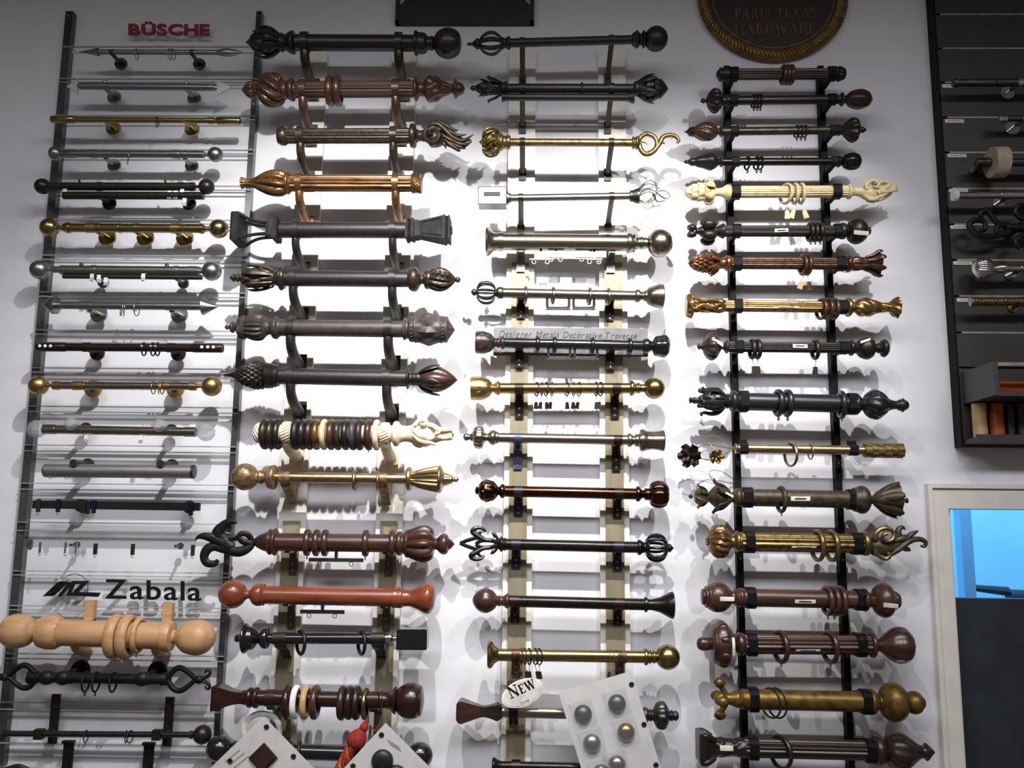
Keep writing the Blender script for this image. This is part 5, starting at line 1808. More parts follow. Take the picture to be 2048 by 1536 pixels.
for x in (582, 1425):
    R.plate(x, mat('plate_navy', (40, 38, 56), .35, .3), h=.055, w_=.027)

R = Rod(C4, (225, 1148), (1865, 1190), .09, 'black metal rod with red wooden onion and trumpet end', 'black onion and trumpet rod', G3)
R.pole(500, 1640, 47, BLM, n=40)
R.fin(MAHOGR, [('onion', [(224, 3), (234, 34), (265, 76), (310, 100), (350, 102), (395, 78), (420, 52)], dict(pat=lobes(6, .05))), ('neck', [(415, 56), (428, 38), (445, 46), (458, 38), (480, 42), (505, 60), (520, 58), (528, 47)], {})])
R.fin(BLM, [('trumpet', [(1660, 42), (1700, 46), (1760, 60), (1810, 86), (1850, 108), (1866, 110), (1872, 100), (1868, 8)], SM), ('collar', [(1630, 47), (1634, 60), (1652, 62), (1658, 48), (1672, 46)], SM)])
for x in (572, 1428):
    R.plate(x, DKBROWNM, h=.05, w_=.027)

R = Rod(C5, (350, 284), (1922, 306), .11, 'polished brass rod with flared cap, ball and dark clips', 'polished brass ball rod', G3)
R.pole(430, 1650, 49, BRASS, n=40)
R.fin(BRASS, [('flare', [(349, 8), (350, 104), (365, 112), (385, 104), (405, 72), (430, 54), (440, 49)], SM)])
R.fin(BRASS, [('ball', ballp(1824, 101)), ('collar', [(1630, 49), (1634, 66), (1655, 66), (1665, 50), (1680, 56), (1695, 44), (1712, 52), (1735, 40)], {})])
for i, (x, mt, cn) in enumerate(((628, BRONZE, 'bronze'), (655, PEWTER, 'pewter'), (690, BLACK, 'black'), (740, BLACK, 'black'), (772, DKBRONZE, 'dark bronze'))):
    R.ring(x, 68, 9, mt, cn, 6 + 4 * i, clip=(100, BLACK, (-.1, .25, .05, .3, .1)[i]), kind='clip ring', wd=14)
for i, x in enumerate((1342, 1364)):
    R.ring(x, 66, 6, GOLDS, 'thin gold', 6 + 8 * i, clip=((90, PEWTER, 0.0) if i == 0 else None), kind='clip ring' if i == 0 else 'ring')
for x in (580, 1450):
    R.plate(x, COPPERD, h=.05, w_=.026)

R = Rod(C5, (95, 742), (1910, 785), .09, 'nickel rod behind sample card, flared wooden end at left', 'nickel rod behind the card', G3)
R.pole(440, 1650, 46, NICKEL, n=40)
R.fin(MAHOGR, [('flare', [(94, 6), (96, 60), (130, 88), (180, 76), (240, 58), (292, 42)], dict(pat=lambda t, th: square(t, th), n=32)),
               ('shank', [(290, 42), (330, 40), (380, 50), (420, 62), (430, 64), (465, 46), (470, 40)], dict(pat=lambda t, th: square(t, th), n=32, mat=PEWTER))])
R.fin(PEWTER, [('knob', [(1715, 64), (1735, 100), (1770, 114), (1800, 106), (1830, 60)], dict(pat=lobes(12, .08))), ('collar', [(1620, 46), (1630, 62), (1655, 58), (1668, 42), (1682, 50), (1698, 42), (1718, 64)], {}),
               ('tip', [(1826, 60), (1842, 36), (1858, 46), (1870, 34), (1882, 40), (1900, 36), (1912, 20), (1916, 3)], {})])
for x in (560, 1440):
    R.plate(x, DKBROWNM, h=.03, w_=.026)

R = Rod(C5, (390, 1196), (1700, 1222), .09, 'dark rod cut by the lower frame edge behind the card', 'lowest metal rod', G3)
R.pole(450, 1700, 40, BLM)
R.fin(BLM, [('flare', [(384, 6), (386, 60), (405, 66), (430, 50), (455, 42), (460, 40)], {})])
for x in (580, 1450):
    R.plate(x, DKBROWNM, h=.03, w_=.026)
# ================================================================== ornate rods on the black ladder rack
E1 = (1340, 0, 4.096); E2 = (1340, 340, 4.096); E3 = (1340, 640, 3.938); E4 = (1350, 940, 3.793); E5 = (1350, 1220, 3.793)
G4 = 'ornate rods on the black ladder rack'
D4 = .112


def clips(R, a, b, w_=66, rise=0.0):
    R.clip4(a, w_, LADL, rise=rise)
    R.clip4(b, w_, LADR, rise=rise)


R = Rod(E1, (380, 610), (1440, 605), D4, 'short dark reeded rod with small knobs under the plaque', 'short dark reeded rod', G4)
R.pole(480, 1380, 47, MAHOGR, flutes(14, .12))
R.fin(DKBRONZE, [('knob', [(378, 4), (384, 26), (398, 40), (404, 54), (420, 56), (430, 50), (450, 56), (475, 58), (490, 48)], {})])
R.fin(DKBRONZE, [('knob', [(1368, 48), (1376, 62), (1396, 62), (1406, 54), (1422, 50), (1436, 34), (1444, 4)], dict(pat=lobes(8, .1)))])
for x in (928, 960, 992):
    R.ring(x, 84, 30, MAHOG, 'dark reeded', 2, wd=34)
clips(R, 520, 1322)

R = Rod(E1, (250, 826), (1658, 812), D4, 'dark slim rod with lobed knob and teardrop bud', 'dark teardrop rod', G4)
R.pole(430, 1410, 37, DKBRONZE)
R.fin(DKBRONZE, [('knob', [(300, 30), (315, 62), (345, 96), (375, 104), (405, 84), (425, 46), (434, 28)], dict(pat=lobes(9, .18))), ('tip', [(248, 3), (262, 18), (280, 20), (290, 12), (304, 32)], {}), ('collar', [(430, 28), (445, 34), (460, 44), (478, 46), (482, 37)], {})])
f = R.fin(DKWOOD, [('bud', [(1440, 30), (1470, 60), (1520, 80), (1570, 82), (1620, 62), (1650, 26), (1660, 3)], dict(pat=lobes(6, .12, .4))), ('collar', [(1392, 37), (1400, 52), (1414, 54), (1424, 34), (1444, 30)], dict(mat=DKBRONZE))])
for x in (684, 712, 738):
    R.ring(x, 58, 14, DKBRONZE, 'dark bronze', 8, wd=18, eye=14)
clips(R, 522, 1325)

R = Rod(E1, (120, 1080), (1612, 1064), D4, 'slim brown rod with flame bud and turnip knob', 'brown flame bud rod', G4)
R.pole(420, 1400, 34, BRONZE)
R.fin(MAHOGR, [('flame', [(190, 36), (230, 62), (280, 80), (330, 76), (370, 52), (392, 28)], dict(pat=lobes(7, .14, 1.2))), ('tip', [(118, 3), (140, 14), (150, 28), (162, 40), (172, 34), (184, 44), (194, 38)], dict(mat=DKBRONZE)),
               ('collar', [(388, 28), (400, 26), (412, 42), (424, 46), (432, 34)], dict(mat=BRONZE))])
R.fin(DKBRONZE, [('turnip', [(1410, 36), (1440, 66), (1480, 98), (1515, 102), (1540, 72), (1548, 26)], dict(pat=lobes(9, .16))), ('collar', [(1376, 34), (1384, 46), (1400, 40), (1414, 36)], {}), ('tip', [(1544, 24), (1556, 20), (1576, 26), (1592, 18), (1612, 2)], {})])
for x in (1036, 1070, 1104):
    R.ring(x, 54, 12, DKBRONZE, 'dark bronze', 8, wd=16, eye=13)
clips(R, 527, 1338)

R = Rod(E1, (115, 1326), (1565, 1322), D4, 'slim black rod with pointed spinning top end and ball', 'black spinning top rod', G4)
R.pole(420, 1390, 32, BLM)
R.fin(DKBRONZE, [('top', [(195, 30), (230, 46), (280, 58), (330, 76), (360, 64), (385, 44), (396, 30)], dict(pat=lobes(5, .12))), ('tip', [(113, 3), (130, 16), (146, 14), (160, 26), (180, 34), (198, 32)], {}), ('collar', [(392, 30), (402, 26), (412, 40), (424, 44), (432, 32)], {})])
R.fin(BLM, [('ball', [(1408, 26), (1425, 52), (1460, 70), (1500, 74), (1540, 60), (1562, 30), (1568, 4)], dict(pat=lobes(8, .06))), ('collar', [(1366, 32), (1374, 48), (1392, 44), (1410, 28)], {})])
for x in (632, 708, 742):
    R.ring(x, 58, 13, BLM, 'black', 12, wd=16, eye=14)
clips(R, 535, 1352)

R = Rod(E2, (115, 182), (1600, 176), D4, 'cream reeded rod with artichoke and curled leaf ends', 'cream artichoke rod', G4)
R.pole(460, 1470, 50, CREAM, flutes(16, .12))
f = R.fin(CREAM, [('artichoke', [(115, 4), (135, 40), (180, 72), (240, 86), (290, 84), (330, 60)], dict(pat=scales(7, 4, .22), n=84, k=8)), ('neck', [(325, 60), (355, 52), (372, 36), (400, 32), (430, 40), (455, 56), (470, 62), (492, 60), (498, 50)], {})])
R.radial('leaf', CREAM, [(362, 46, 12), (345, 84, 24), (310, 96, 28), (285, 88, 16)], 6, f, .4, .5, each=True)
D5 = E2
f = R.fin(CREAM, [('neck', [(1452, 50), (1460, 62), (1476, 60), (1488, 40), (1520, 34), (1550, 42), (1570, 40)], {})])
R.free('volute', CREAM, [[(1560, 185, 38), (1600, 185, 58, 0), (1650, 190, 62, 0), (1700, 200, 40)]], f, n=14)
R.free('leaf', CREAM, [[(1600, 190, 50), (1660, 192, 76), (1730, 178, 72), (1790, 158, 54), (1840, 150, 14)]], f, n=14, flat=.45)
for c_ in ([(1600, 180, 18, 50), (1590, 135, 18, 55), (1640, 105, 18, 55), (1685, 130, 16, 60), (1672, 165, 12, 66), (1640, 158, 10, 70)],
           [(1590, 220, 20, 30), (1620, 250, 22, 40), (1670, 250, 20, 40), (1720, 225, 18, 40), (1790, 180, 18, 36), (1840, 150, 14, 20), (1858, 152, 5, 10)],
           [(1680, 210, 20, 50), (1740, 170, 20, 50), (1790, 130, 18, 40), (1810, 92, 6, 20)],
           [(1600, 250, 16, 20), (1640, 262, 16, 20), (1672, 268, 6, 10)], [(1660, 250, 16, 30), (1710, 250, 16, 30), (1750, 228, 6, 20)],
           [(1700, 200, 16, 60), (1760, 195, 16, 50), (1830, 175, 14, 30), (1862, 178, 5, 20)], [(1680, 130, 14, 30), (1720, 112, 16, 30), (1770, 110, 14, 20), (1790, 88, 5, 10)], [(1650, 108, 14, 10), (1680, 92, 14, 10), (1710, 88, 5, 0)],
           [(1760, 190, 16, 40), (1800, 155, 15, 30), (1845, 120, 6, 20)]):
    R.free('leaf', CREAM, [c_], f, n=8)
for x, t in ((950, 22), (1022, 4), (1074, 4)):
    R.ring(x, 90, 24, CREAM, 'cream', t, wd=28, clip=(118, CREAM, (.0, -.35, .3)[(950, 1022, 1074).index(x)]), kind='clip ring')
clips(R, 535, 1360, 70)

R = Rod(E2, (145, 500), (1645, 500), D4, 'dark reeded rod with clustered ball cross and turnip knob', 'dark ball cross rod', G4)
R.pole(440, 1400, 47, DKBRONZE, flutes(16, .12))
f = R.fin(DKBRONZE, [('hub', [(215, 24), (235, 30), (262, 40), (320, 46), (370, 34), (395, 44), (425, 60), (440, 62), (446, 47)], {})])
R.radial('ball', DKBRONZE, [(268, 58, 14), (276, 66, 38), (310, 76, 46), (346, 66, 38), (352, 58, 14)], 5, f, .5, 1.0, n=14, each=True)
R.radial('ball', DKBRONZE, [(150, 30, 10), (158, 34, 26), (178, 38, 30), (198, 34, 24), (206, 28, 10)], 4, f, .5, 1.0, n=12, each=True)
R.part('bead', ballp(232, 26), DKBRONZE, f)
f = R.fin(DKBRONZE, [('turnip', [(1450, 40), (1470, 82), (1515, 108), (1560, 102), (1600, 70), (1618, 36)], {}), ('collar', [(1388, 47), (1396, 66), (1430, 66), (1440, 44), (1455, 40)], {}), ('tip', [(1612, 34), (1626, 38), (1640, 26), (1648, 4)], dict(pat=lobes(6, .15)))])
R.patch('sticker', 1470, 1590, 108, -32, -14, STICK, f, -6)
for x in (1148, 1186, 1226):
    R.ring(x, 84, 28, DKBRONZE, 'dark', 3, wd=34, eye=12)
R.sticker(845, 955, 47, -14, 34, 6)
clips(R, 543, 1372)

R = Rod(E2, (150, 762), (1735, 768), D4, 'copper reeded rod with pinecone and flared tulip ends', 'copper pinecone rod', G4)
R.pole(470, 1470, 50, COPPERD, flutes(16, .12))
COPF = mat('copper_relief', (158, 108, 78), .34, .7, (78, 48, 34), 90, mix=(.4, .65))
f = R.fin(COPF, [('cone', [(150, 4), (170, 40), (220, 76), (290, 92), (350, 86), (400, 56)], dict(pat=scales(11, 7, .24), n=110, k=10)), ('collar', [(396, 56), (420, 46), (445, 50), (465, 64), (485, 62), (500, 50)], {})])
R.radial('leaf', COPF, [(395, 60, 14), (360, 90, 20), (335, 104, 16), (330, 114, 5)], 7, f, .2, .5, each=True)
f = R.fin(COPPERD, [('tulip', [(1490, 54), (1530, 62), (1580, 54), (1640, 58), (1690, 84), (1712, 100)], dict(pat=lobes(9, .14))), ('collar', [(1440, 50), (1450, 68), (1470, 68), (1480, 54), (1494, 54)], {})])
R.radial('petal', COPPERD, [(1600, 56, 14), (1660, 74, 22), (1705, 104, 24), (1735, 104, 10)], 7, f, .3, .6, each=True)
for x, sw in ((1090, -.35), (1126, .1)):
    R.ring(x, 92, 32, COPPERD, 'copper brown', 6, wd=34, clip=(112, TAN if sw < 0 else MAHOGR, sw), kind='clip ring')
clips(R, 550, 1394, 70)

R = Rod(E2, (130, 1110), (1890, 1128), D4, 'bright gilt reeded rod with carved drum and twisted end', 'bright gilt rod', G4)
R.pole(440, 1470, 48, GILT, flutes(16, .12))
f = R.fin(GILT, [('drum', [(190, 66), (240, 58), (320, 60), (400, 62), (450, 50)], dict(pat=carved(7, .26, 2))), ('cup', [(128, 10), (130, 80), (150, 102), (178, 106), (190, 84), (196, 62)], dict(pat=lobes(7, .16)))])
for i, c_ in enumerate(([(200, 1060, 14, 50), (260, 1090, 16, 60), (330, 1080, 14, 60), (400, 1100, 12, 56), (440, 1130, 8, 40)], [(200, 1150, 14, 50), (260, 1120, 16, 62), (330, 1140, 14, 60), (400, 1110, 12, 56), (440, 1085, 8, 40)],
                        [(150, 1040, 14, 60), (170, 1090, 14, 90), (165, 1150, 14, 86), (175, 1200, 10, 50)])):
    R.free('leaf', GILT, [c_], f, n=8)
f = R.fin(GILT, [('twist', [(1510, 44), (1550, 74), (1610, 82), (1670, 66), (1720, 46), (1780, 42), (1810, 48)], dict(pat=lobes(5, .2, 4.0))), ('collar', [(1440, 48), (1450, 76), (1475, 76), (1490, 54), (1512, 44)], {}),
                 ('mouth', [(1800, 48), (1830, 74), (1862, 92), (1874, 70), (1882, 36), (1892, 6)], dict(pat=lobes(7, .18, 1.0)))])
for x in (1240, 1290, 1340):
    R.ring(x, 92, 26, COPPERD, 'coppery gilt', 14, wd=32)
R.sticker(835, 1045, 48, -24, 14, 4)
clips(R, 556, 1408)

R = Rod(E3, (215, 208), (1720, 222), D4, 'dark bronze reeded rod with tulip cup and triple knob', 'dark tulip cup rod', G4)
R.pole(440, 1420, 43, DKBRONZE, flutes(14, .12))
f = R.fin(DKWOOD, [('tulip', [(262, 50), (285, 88), (325, 112), (360, 100), (390, 52), (402, 26)], dict(pat=lobes(10, .1))), ('tip', [(212, 3), (226, 28), (240, 22), (254, 30), (264, 50)], dict(pat=lobes(6, .2))), ('collar', [(398, 26), (418, 24), (436, 50), (448, 56), (458, 43)], {})])
R.patch('sticker', 315, 395, 106, 18, 34, STICK, f, -30)
f = R.fin(DKBRONZE, [('bulb', [(1470, 44), (1500, 76), (1550, 92), (1590, 76), (1610, 44)], {}), ('collar', [(1408, 43), (1416, 60), (1434, 62), (1446, 48), (1474, 44)], {}), ('knob', [(1606, 44), (1622, 32), (1640, 42), (1654, 34), (1668, 64), (1690, 72), (1712, 50), (1720, 10)], {})])
R.patch('sticker', 1470, 1555, 92, 10, 24, STICK, f, 22)
for x, sw in ((648, .15), (690, -.05), (1144, -.1)):
    R.ring(x, 84, 24, DKBRONZE, 'dark bronze', 3, wd=34, clip=(114, BLACK, sw), kind='clip ring')
R.sticker(955, 1070, 43, 4, 38, -2)
clips(R, 543, 1362)

R = Rod(E3, (150, 632), (1880, 672), D4 + .01, 'large black rod with scrolled leaf finial and onion spire', 'large black scroll rod', G4)
BLKW = mat('carved_black', (32, 32, 35), .38, 0, (24, 24, 27), 50, coat=.15)
R.pole(520, 1470, 71, BLKW)
f = R.fin(BLKW, [('core', [(250, 44), (290, 70), (350, 84), (410, 66), (440, 44)], dict(pat=carved(6, .25, 1.5))), ('tip', [(148, 6), (158, 28), (175, 20), (190, 30), (215, 26), (240, 46), (254, 44)], dict(pat=lobes(6, .2))),
                 ('collar', [(435, 46), (450, 62), (465, 56), (485, 84), (505, 86), (520, 78), (535, 71)], {})])
R.radial('leaf', BLKW, [(430, 50, 18), (380, 92, 30), (320, 104, 28), (270, 96, 22), (240, 108, 18), (255, 122, 10)], 5, f, .9, .6, each=True)
R.radial('leaf', BLKW, [(420, 60, 16), (370, 84, 22), (320, 70, 18), (290, 78, 8)], 5, f, .27, .6, each=True)
f = R.fin(BLKW, [('onion', [(1520, 46), (1545, 84), (1590, 116), (1630, 120), (1680, 92), (1712, 58)], dict(pat=lobes(10, .1, .5))), ('collar', [(1438, 71), (1446, 84), (1470, 86), (1490, 70), (1508, 50), (1524, 46)], {}),
                 ('spire', [(1708, 56), (1750, 38), (1790, 34), (1800, 44), (1820, 46), (1832, 56), (1844, 44), (1866, 34), (1882, 10)], {})])
for x in (852, 924):
    o = R.ring(x, 112, 36, BLKW, 'thick black', 5, wd=44, eye=16)
R.ring(1350, 114, 34, BLKW, 'thick black', -4, wd=40, eye=10)
clips(R, 575, 1424)

R = Rod(E3, (510, 1012), (1835, 1030), D4 - .01, 'champagne rod with wire roses and woven cylinder end', 'wire rose rod', G4)
R.pole(535, 1540, 37, CHAMP)
D11 = (1350, 850, 13.653)
DKR = mat('rose_dark', (66, 52, 44), .4, .5, (46, 38, 34), 60)
RGL = mat('rose_gilt', (176, 150, 82), .32, .8, (110, 88, 48), 60)
f = R.fin(CHAMP, [('collar', [(508, 20), (514, 40), (522, 42), (530, 30), (545, 30)], {})])
for c_ in ([(1620, 630, 14), (1450, 490, 14), (1250, 350, 14), (1080, 300, 14), (930, 300, 14), (880, 360, 14), (920, 480, 14), (1040, 620, 14, 30), (1150, 740, 14, 60)],
           [(1620, 630, 14), (1450, 630, 15), (1250, 590, 15), (1000, 550, 15), (800, 545, 15), (660, 600, 18), (540, 690, 22)],
           [(1620, 630, 14), (1500, 710, 15), (1330, 810, 15), (1180, 880, 14), (940, 950, 16), (780, 930, 16), (640, 890, 16)]):
    R.free('wire_stem', CHAMP, [c_], f, n=6, crop=D11)


def rose(R, f, cx, cy, rad, material, crop, tilt):
    o = crop
    sc_ = rad / o[2] * R.sc
    c_ = R.pt(cx, cy, 0, crop)
    nrm = Vector(tilt).normalized()
    ta = nrm.cross(Vector((0, 0, 1))).normalized()
    tb = nrm.cross(ta).normalized()
    for ringn, (n_, rr, lift, ps) in enumerate(((6, .72, -.1, .40), (5, .46, .15, .34), (3, .2, .32, .24))):
        for i in range(n_):
            an = 2 * pi * i / n_ + ringn * .6
            dr = ta * cos(an) + tb * sin(an)
            sd = -ta * sin(an) + tb * cos(an)
            m = MB()
            vs, fs = [], []
            for u in range(5):
                for v in range(5):
                    a, b = (u - 2) / 2, (v - 2) / 2
                    wv = ps * (1.0 - .25 * abs(b))
                    p = c_ + dr * sc_ * (rr + b * ps) + sd * sc_ * a * wv + nrm * sc_ * (lift + .28 * b * abs(b) + .12 - .22 * a * a)
                    vs.append(p)
            for u in range(5):
                for v in range(5):
                    vs.append(vs[u * 5 + v] - nrm * sc_ * .06)
            for u in range(4):
                for v in range(4):
                    k = u * 5 + v
                    fs.append((k, k + 1, k + 6, k + 5)); fs.append((k + 25, k + 30, k + 31, k + 26))
            for k in range(4):
                fs += [(k, k + 25, k + 26, k + 1), (20 + k, 21 + k, 46 + k, 45 + k), (k * 5, k * 5 + 5, k * 5 + 30, k * 5 + 25), (k * 5 + 4, k * 5 + 29, k * 5 + 34, k * 5 + 9)]
            m.add(vs, fs)
            m.build('rose_petal', material, f, ang=70)


rose(R, f, 410, 840, 300, DKR, D11, (-.45, -.75, -.1))
rose(R, f, 1130, 860, 190, RGL, D11, (.1, -.8, -.4))


def weave(t, th):
    a = int(t * 5.999) + int((th / (2 * pi)) * 12)
    return 1.0 if a % 2 else .88


R.fin(ANTGOLD, [('cylinder', [(1522, 37), (1526, 46), (1834, 48), (1838, 44), (1838, 6)], dict(smooth=False)), ('weave', [(1528, 58), (1680, 58.5), (1832, 59)], dict(pat=weave, smooth=True, n=96, k=30, mat=mat('weave_gold', (140, 118, 72), .4, .5, (104, 84, 52), 60)))])
R.ring(950, 100, 20, CHAMP, 'large champagne', 16, wd=24)
R.ring(1106, 66, 12, CHAMP, 'small champagne', 44, wd=12)
clips(R, 578, 1442, 66, rise=.028)

R = Rod(E4, (110, 200), (1760, 232), D4, 'olive bronze rod with two tier leaf and bell flower ends', 'olive bronze bell rod', G4)
R.pole(500, 1380, 66, OLIVEB)
f = R.fin(OLIVEB, [('core', [(150, 40), (180, 64), (220, 60), (250, 36), (275, 60), (320, 92), (370, 70), (410, 44), (440, 36)], dict(pat=carved(5, .2, 1.5))), ('tip', ballp(120, 17)), ('collar', [(436, 36), (450, 56), (470, 70), (490, 68), (500, 60), (512, 66)], {})])
R.radial('leaf', OLIVEB, [(420, 42, 16), (370, 84, 28), (320, 104, 26), (300, 130, 16), (310, 146, 6)], 5, f, .5, .5, each=True)
R.radial('leaf', OLIVEB, [(250, 40, 12), (220, 66, 20), (190, 78, 16), (180, 94, 8), (190, 102, 4)], 5, f, .5, .5, each=True)
R.patch('sticker', 330, 420, 100, 24, 34, STICK, f, -28)
f = R.fin(OLIVEB, [('bell', [(1500, 28), (1520, 52), (1560, 84), (1620, 106), (1670, 124), (1690, 128), (1680, 60)], dict(pat=lobes(6, .14))), ('collar', [(1345, 66), (1352, 88), (1380, 94), (1400, 104), (1430, 106), (1460, 84), (1480, 42), (1502, 28)], {}),
                   ('stamen', [(1680, 40), (1710, 44), (1725, 20), (1745, 12), (1752, 20), (1764, 20), (1772, 3)], {})])
R.radial('petal', OLIVEB, [(1560, 78, 20), (1620, 108, 34), (1670, 128, 30), (1695, 142, 12)], 6, f, .25, .4, each=True)
R.ring(805, 106, 30, OLIVEB, 'olive bronze', 6, wd=32, eye=10)
R.sticker(860, 1005, 66, -4, 28, 2)
clips(R, 545, 1345, 70)

R = Rod(E4, (240, 540), (1500, 560), D4, 'antique gold reeded rod with melon ball and leaf scroll', 'antique gold melon rod', G4)
R.pole(500, 1430, 72, ANTGOLD, flutes(10, .14))
f = R.fin(COPPER, [('melon', [(248, 20), (262, 74), (300, 120), (345, 130), (390, 110), (418, 62), (430, 44)], dict(pat=lobes(16, .14, .3))), ('bud', [(232, 4), (236, 30), (244, 34), (252, 20)], dict(pat=lobes(8, .3))), ('neck', [(425, 46), (445, 52), (462, 78), (480, 80), (490, 66), (500, 72)], dict(mat=ANTGOLD))])
f = R.fin(ANTGOLD, [('ring', [(1415, 72), (1425, 88), (1445, 92), (1465, 84), (1475, 60)], {})])
R.free('body', OLIVEB, [[(1480, 560, 60), (1530, 580, 76), (1600, 590, 74), (1660, 580, 56), (1710, 540, 46), (1760, 520, 34)]], f, n=14, flat=.9)
sp = [(1575 + 84 * (1 - i / 24) * cos(3.6 - i * .45), 500 - 72 * (1 - i / 24) * sin(3.6 - i * .45), 20 - .4 * i, 60 + 2 * i) for i in range(20)]
R.free('volute', ANTGOLD, [sp], f, n=8, k=2)
for c_ in ([(1490, 600, 16, 50), (1530, 650, 18, 56), (1580, 670, 18, 60), (1605, 640, 16, 66), (1580, 628, 10, 70)],
           [(1620, 640, 20, 30), (1680, 600, 24, 40), (1730, 560, 24, 40), (1790, 530, 22, 30), (1850, 525, 20, 20), (1890, 545, 18, 20), (1885, 578, 14, 20), (1855, 575, 9, 20)],
           [(1670, 560, 26, 10), (1690, 500, 28, 10), (1690, 455, 22, 10), (1720, 435, 16, 10), (1745, 450, 6, 0)],
           [(1740, 540, 24, 10), (1770, 500, 22, 20), (1800, 480, 18, 20), (1840, 462, 6, 10)],
           [(1720, 590, 22, 10), (1760, 600, 20, 10), (1785, 612, 6, 0)], [(1650, 540, 24, 30), (1700, 520, 24, 40), (1740, 530, 18, 40)]):
    R.free('leaf', ANTGOLD if c_[0][0] < 1600 else OLIVEB, [c_], f, n=8)
for x in (1080, 1188):
    R.ring(x, 124, 32, ANTGOLD, 'antique gold', 8, wd=38)
R.sticker(865, 1050, 72, -26, 10, 2)
clips(R, 560, 1372)

R = Rod(E4, (200, 962), (1705, 990), D4, 'plain chestnut brown rod with ringed ball ends and stickers', 'chestnut ringed ball rod', G4)
R.pole(510, 1430, 68, MAHOG)
f = R.fin(MAHOG, [('ball', [(232, 66), (262, 96), (310, 114), (365, 106), (410, 74), (428, 48)], {}), ('rings', [(198, 10), (202, 52), (214, 62), (222, 60), (228, 78), (240, 82), (246, 78), (252, 92), (264, 94), (270, 90)], {}), ('neck', [(424, 48), (445, 50), (460, 70), (478, 64), (492, 74), (510, 72), (520, 68)], {})])
R.patch('sticker', 318, 425, 113, -10, 6, STICK, f)
f = R.fin(MAHOG, [('ball', [(1500, 50), (1520, 96), (1570, 130), (1620, 122), (1650, 84), (1662, 54)], {}), ('collar', [(1418, 68), (1428, 84), (1450, 84), (1468, 60), (1502, 50)], {}), ('rings', [(1655, 60), (1664, 70), (1676, 68), (1682, 60), (1696, 56), (1704, 40), (1708, 6)], {})])
R.patch('sticker', 1530, 1640, 131, -18, -3, STICK, f, -4)
for x in (1155, 1205, 1255):
    R.ring(x, 116, 36, MAHOG, 'chestnut brown', 5, wd=42, eye=12)
R.sticker(890, 1045, 68, -14, 24, 2)
clips(R, 570, 1402)

R = Rod(E5, (165, 256), (1810, 268), D4, 'red brown reeded rod with carved disc and faceted drop', 'carved disc rod', G4)
R.pole(520, 1490, 74, MAHOGR, flutes(12, .13))
f = R.fin(MAHOGR, [('disc', [(262, 60), (275, 130), (300, 150), (330, 164), (370, 168), (402, 148), (420, 96), (430, 50)], dict(pat=lobes(7, .05))), ('ball', [(164, 5), (174, 36), (205, 52), (240, 50), (262, 44), (270, 60)], {}), ('neck', [(426, 50), (446, 42), (462, 60), (478, 84), (505, 86), (520, 76), (530, 74)], {})])
R.radial('boss', MAHOGR, [(318, 150, 10), (340, 158, 26), (372, 160, 26), (392, 150, 10)], 8, f, .3, .6, n=10, each=True)
R.patch('sticker', 405, 425, 142, -28, 26, STICK, f)
f = R.fin(MAHOGR, [('drop', [(1545, 40), (1590, 78), (1640, 118), (1700, 138), (1760, 124), (1800, 70), (1815, 8)], dict(pat=lobes(8, .05))), ('collar', [(1478, 74), (1484, 92), (1505, 94), (1520, 66), (1548, 40)], {})])
R.patch('sticker', 1640, 1730, 136, -62, -48, STICK, f, 4)
for x in (800, 1172):
    R.ring(x, 128, 36, MAHOGR, 'red brown', 12, wd=40, eye=12)
R.sticker(895, 1080, 74, -28, 12, 2)
clips(R, 578, 1402)

R = Rod(E5, (300, 672), (1890, 704), D4, 'antique gold rod with ball cross and double ball ends', 'antique gold ball cross rod', G4)
AGR = mat('dull_gold', (140, 112, 52), .4, .6, (96, 72, 34), 40)
R.pole(510, 1500, 76, AGR)
f = R.fin(AGR, [('hub', [(300, 20), (310, 40), (350, 56), (390, 40), (430, 50), (470, 66), (478, 60), (488, 72), (500, 66), (510, 78), (522, 76)], {})])
R.radial('ball', AGR, [(300, 108, 8), (308, 112, 28), (340, 118, 40), (372, 112, 28), (380, 108, 8)], 4, f, pi / 2, 1.0, n=14, each=True)
R.radial('arm', AGR, [(390, 30, 20), (370, 60, 22), (348, 92, 20)], 4, f, pi / 2, 1.0, n=10, each=True)
R.fin(AGR, [('bulb', [(1555, 58), (1580, 108), (1630, 142), (1690, 140), (1735, 110), (1765, 66)], {}), ('collar', [(1468, 76), (1474, 92), (1500, 94), (1525, 74), (1545, 54), (1558, 58)], {}), ('ball', [(1760, 62), (1785, 80), (1820, 86), (1855, 74), (1876, 46), (1890, 36), (1896, 8)], {})])
R.ring(726, 116, 16, BRONZE, 'thin bronze', 28, wd=14)
R.ring(772, 116, 16, BRONZE, 'thin bronze', 28, wd=14)
clips(R, 590, 1442)

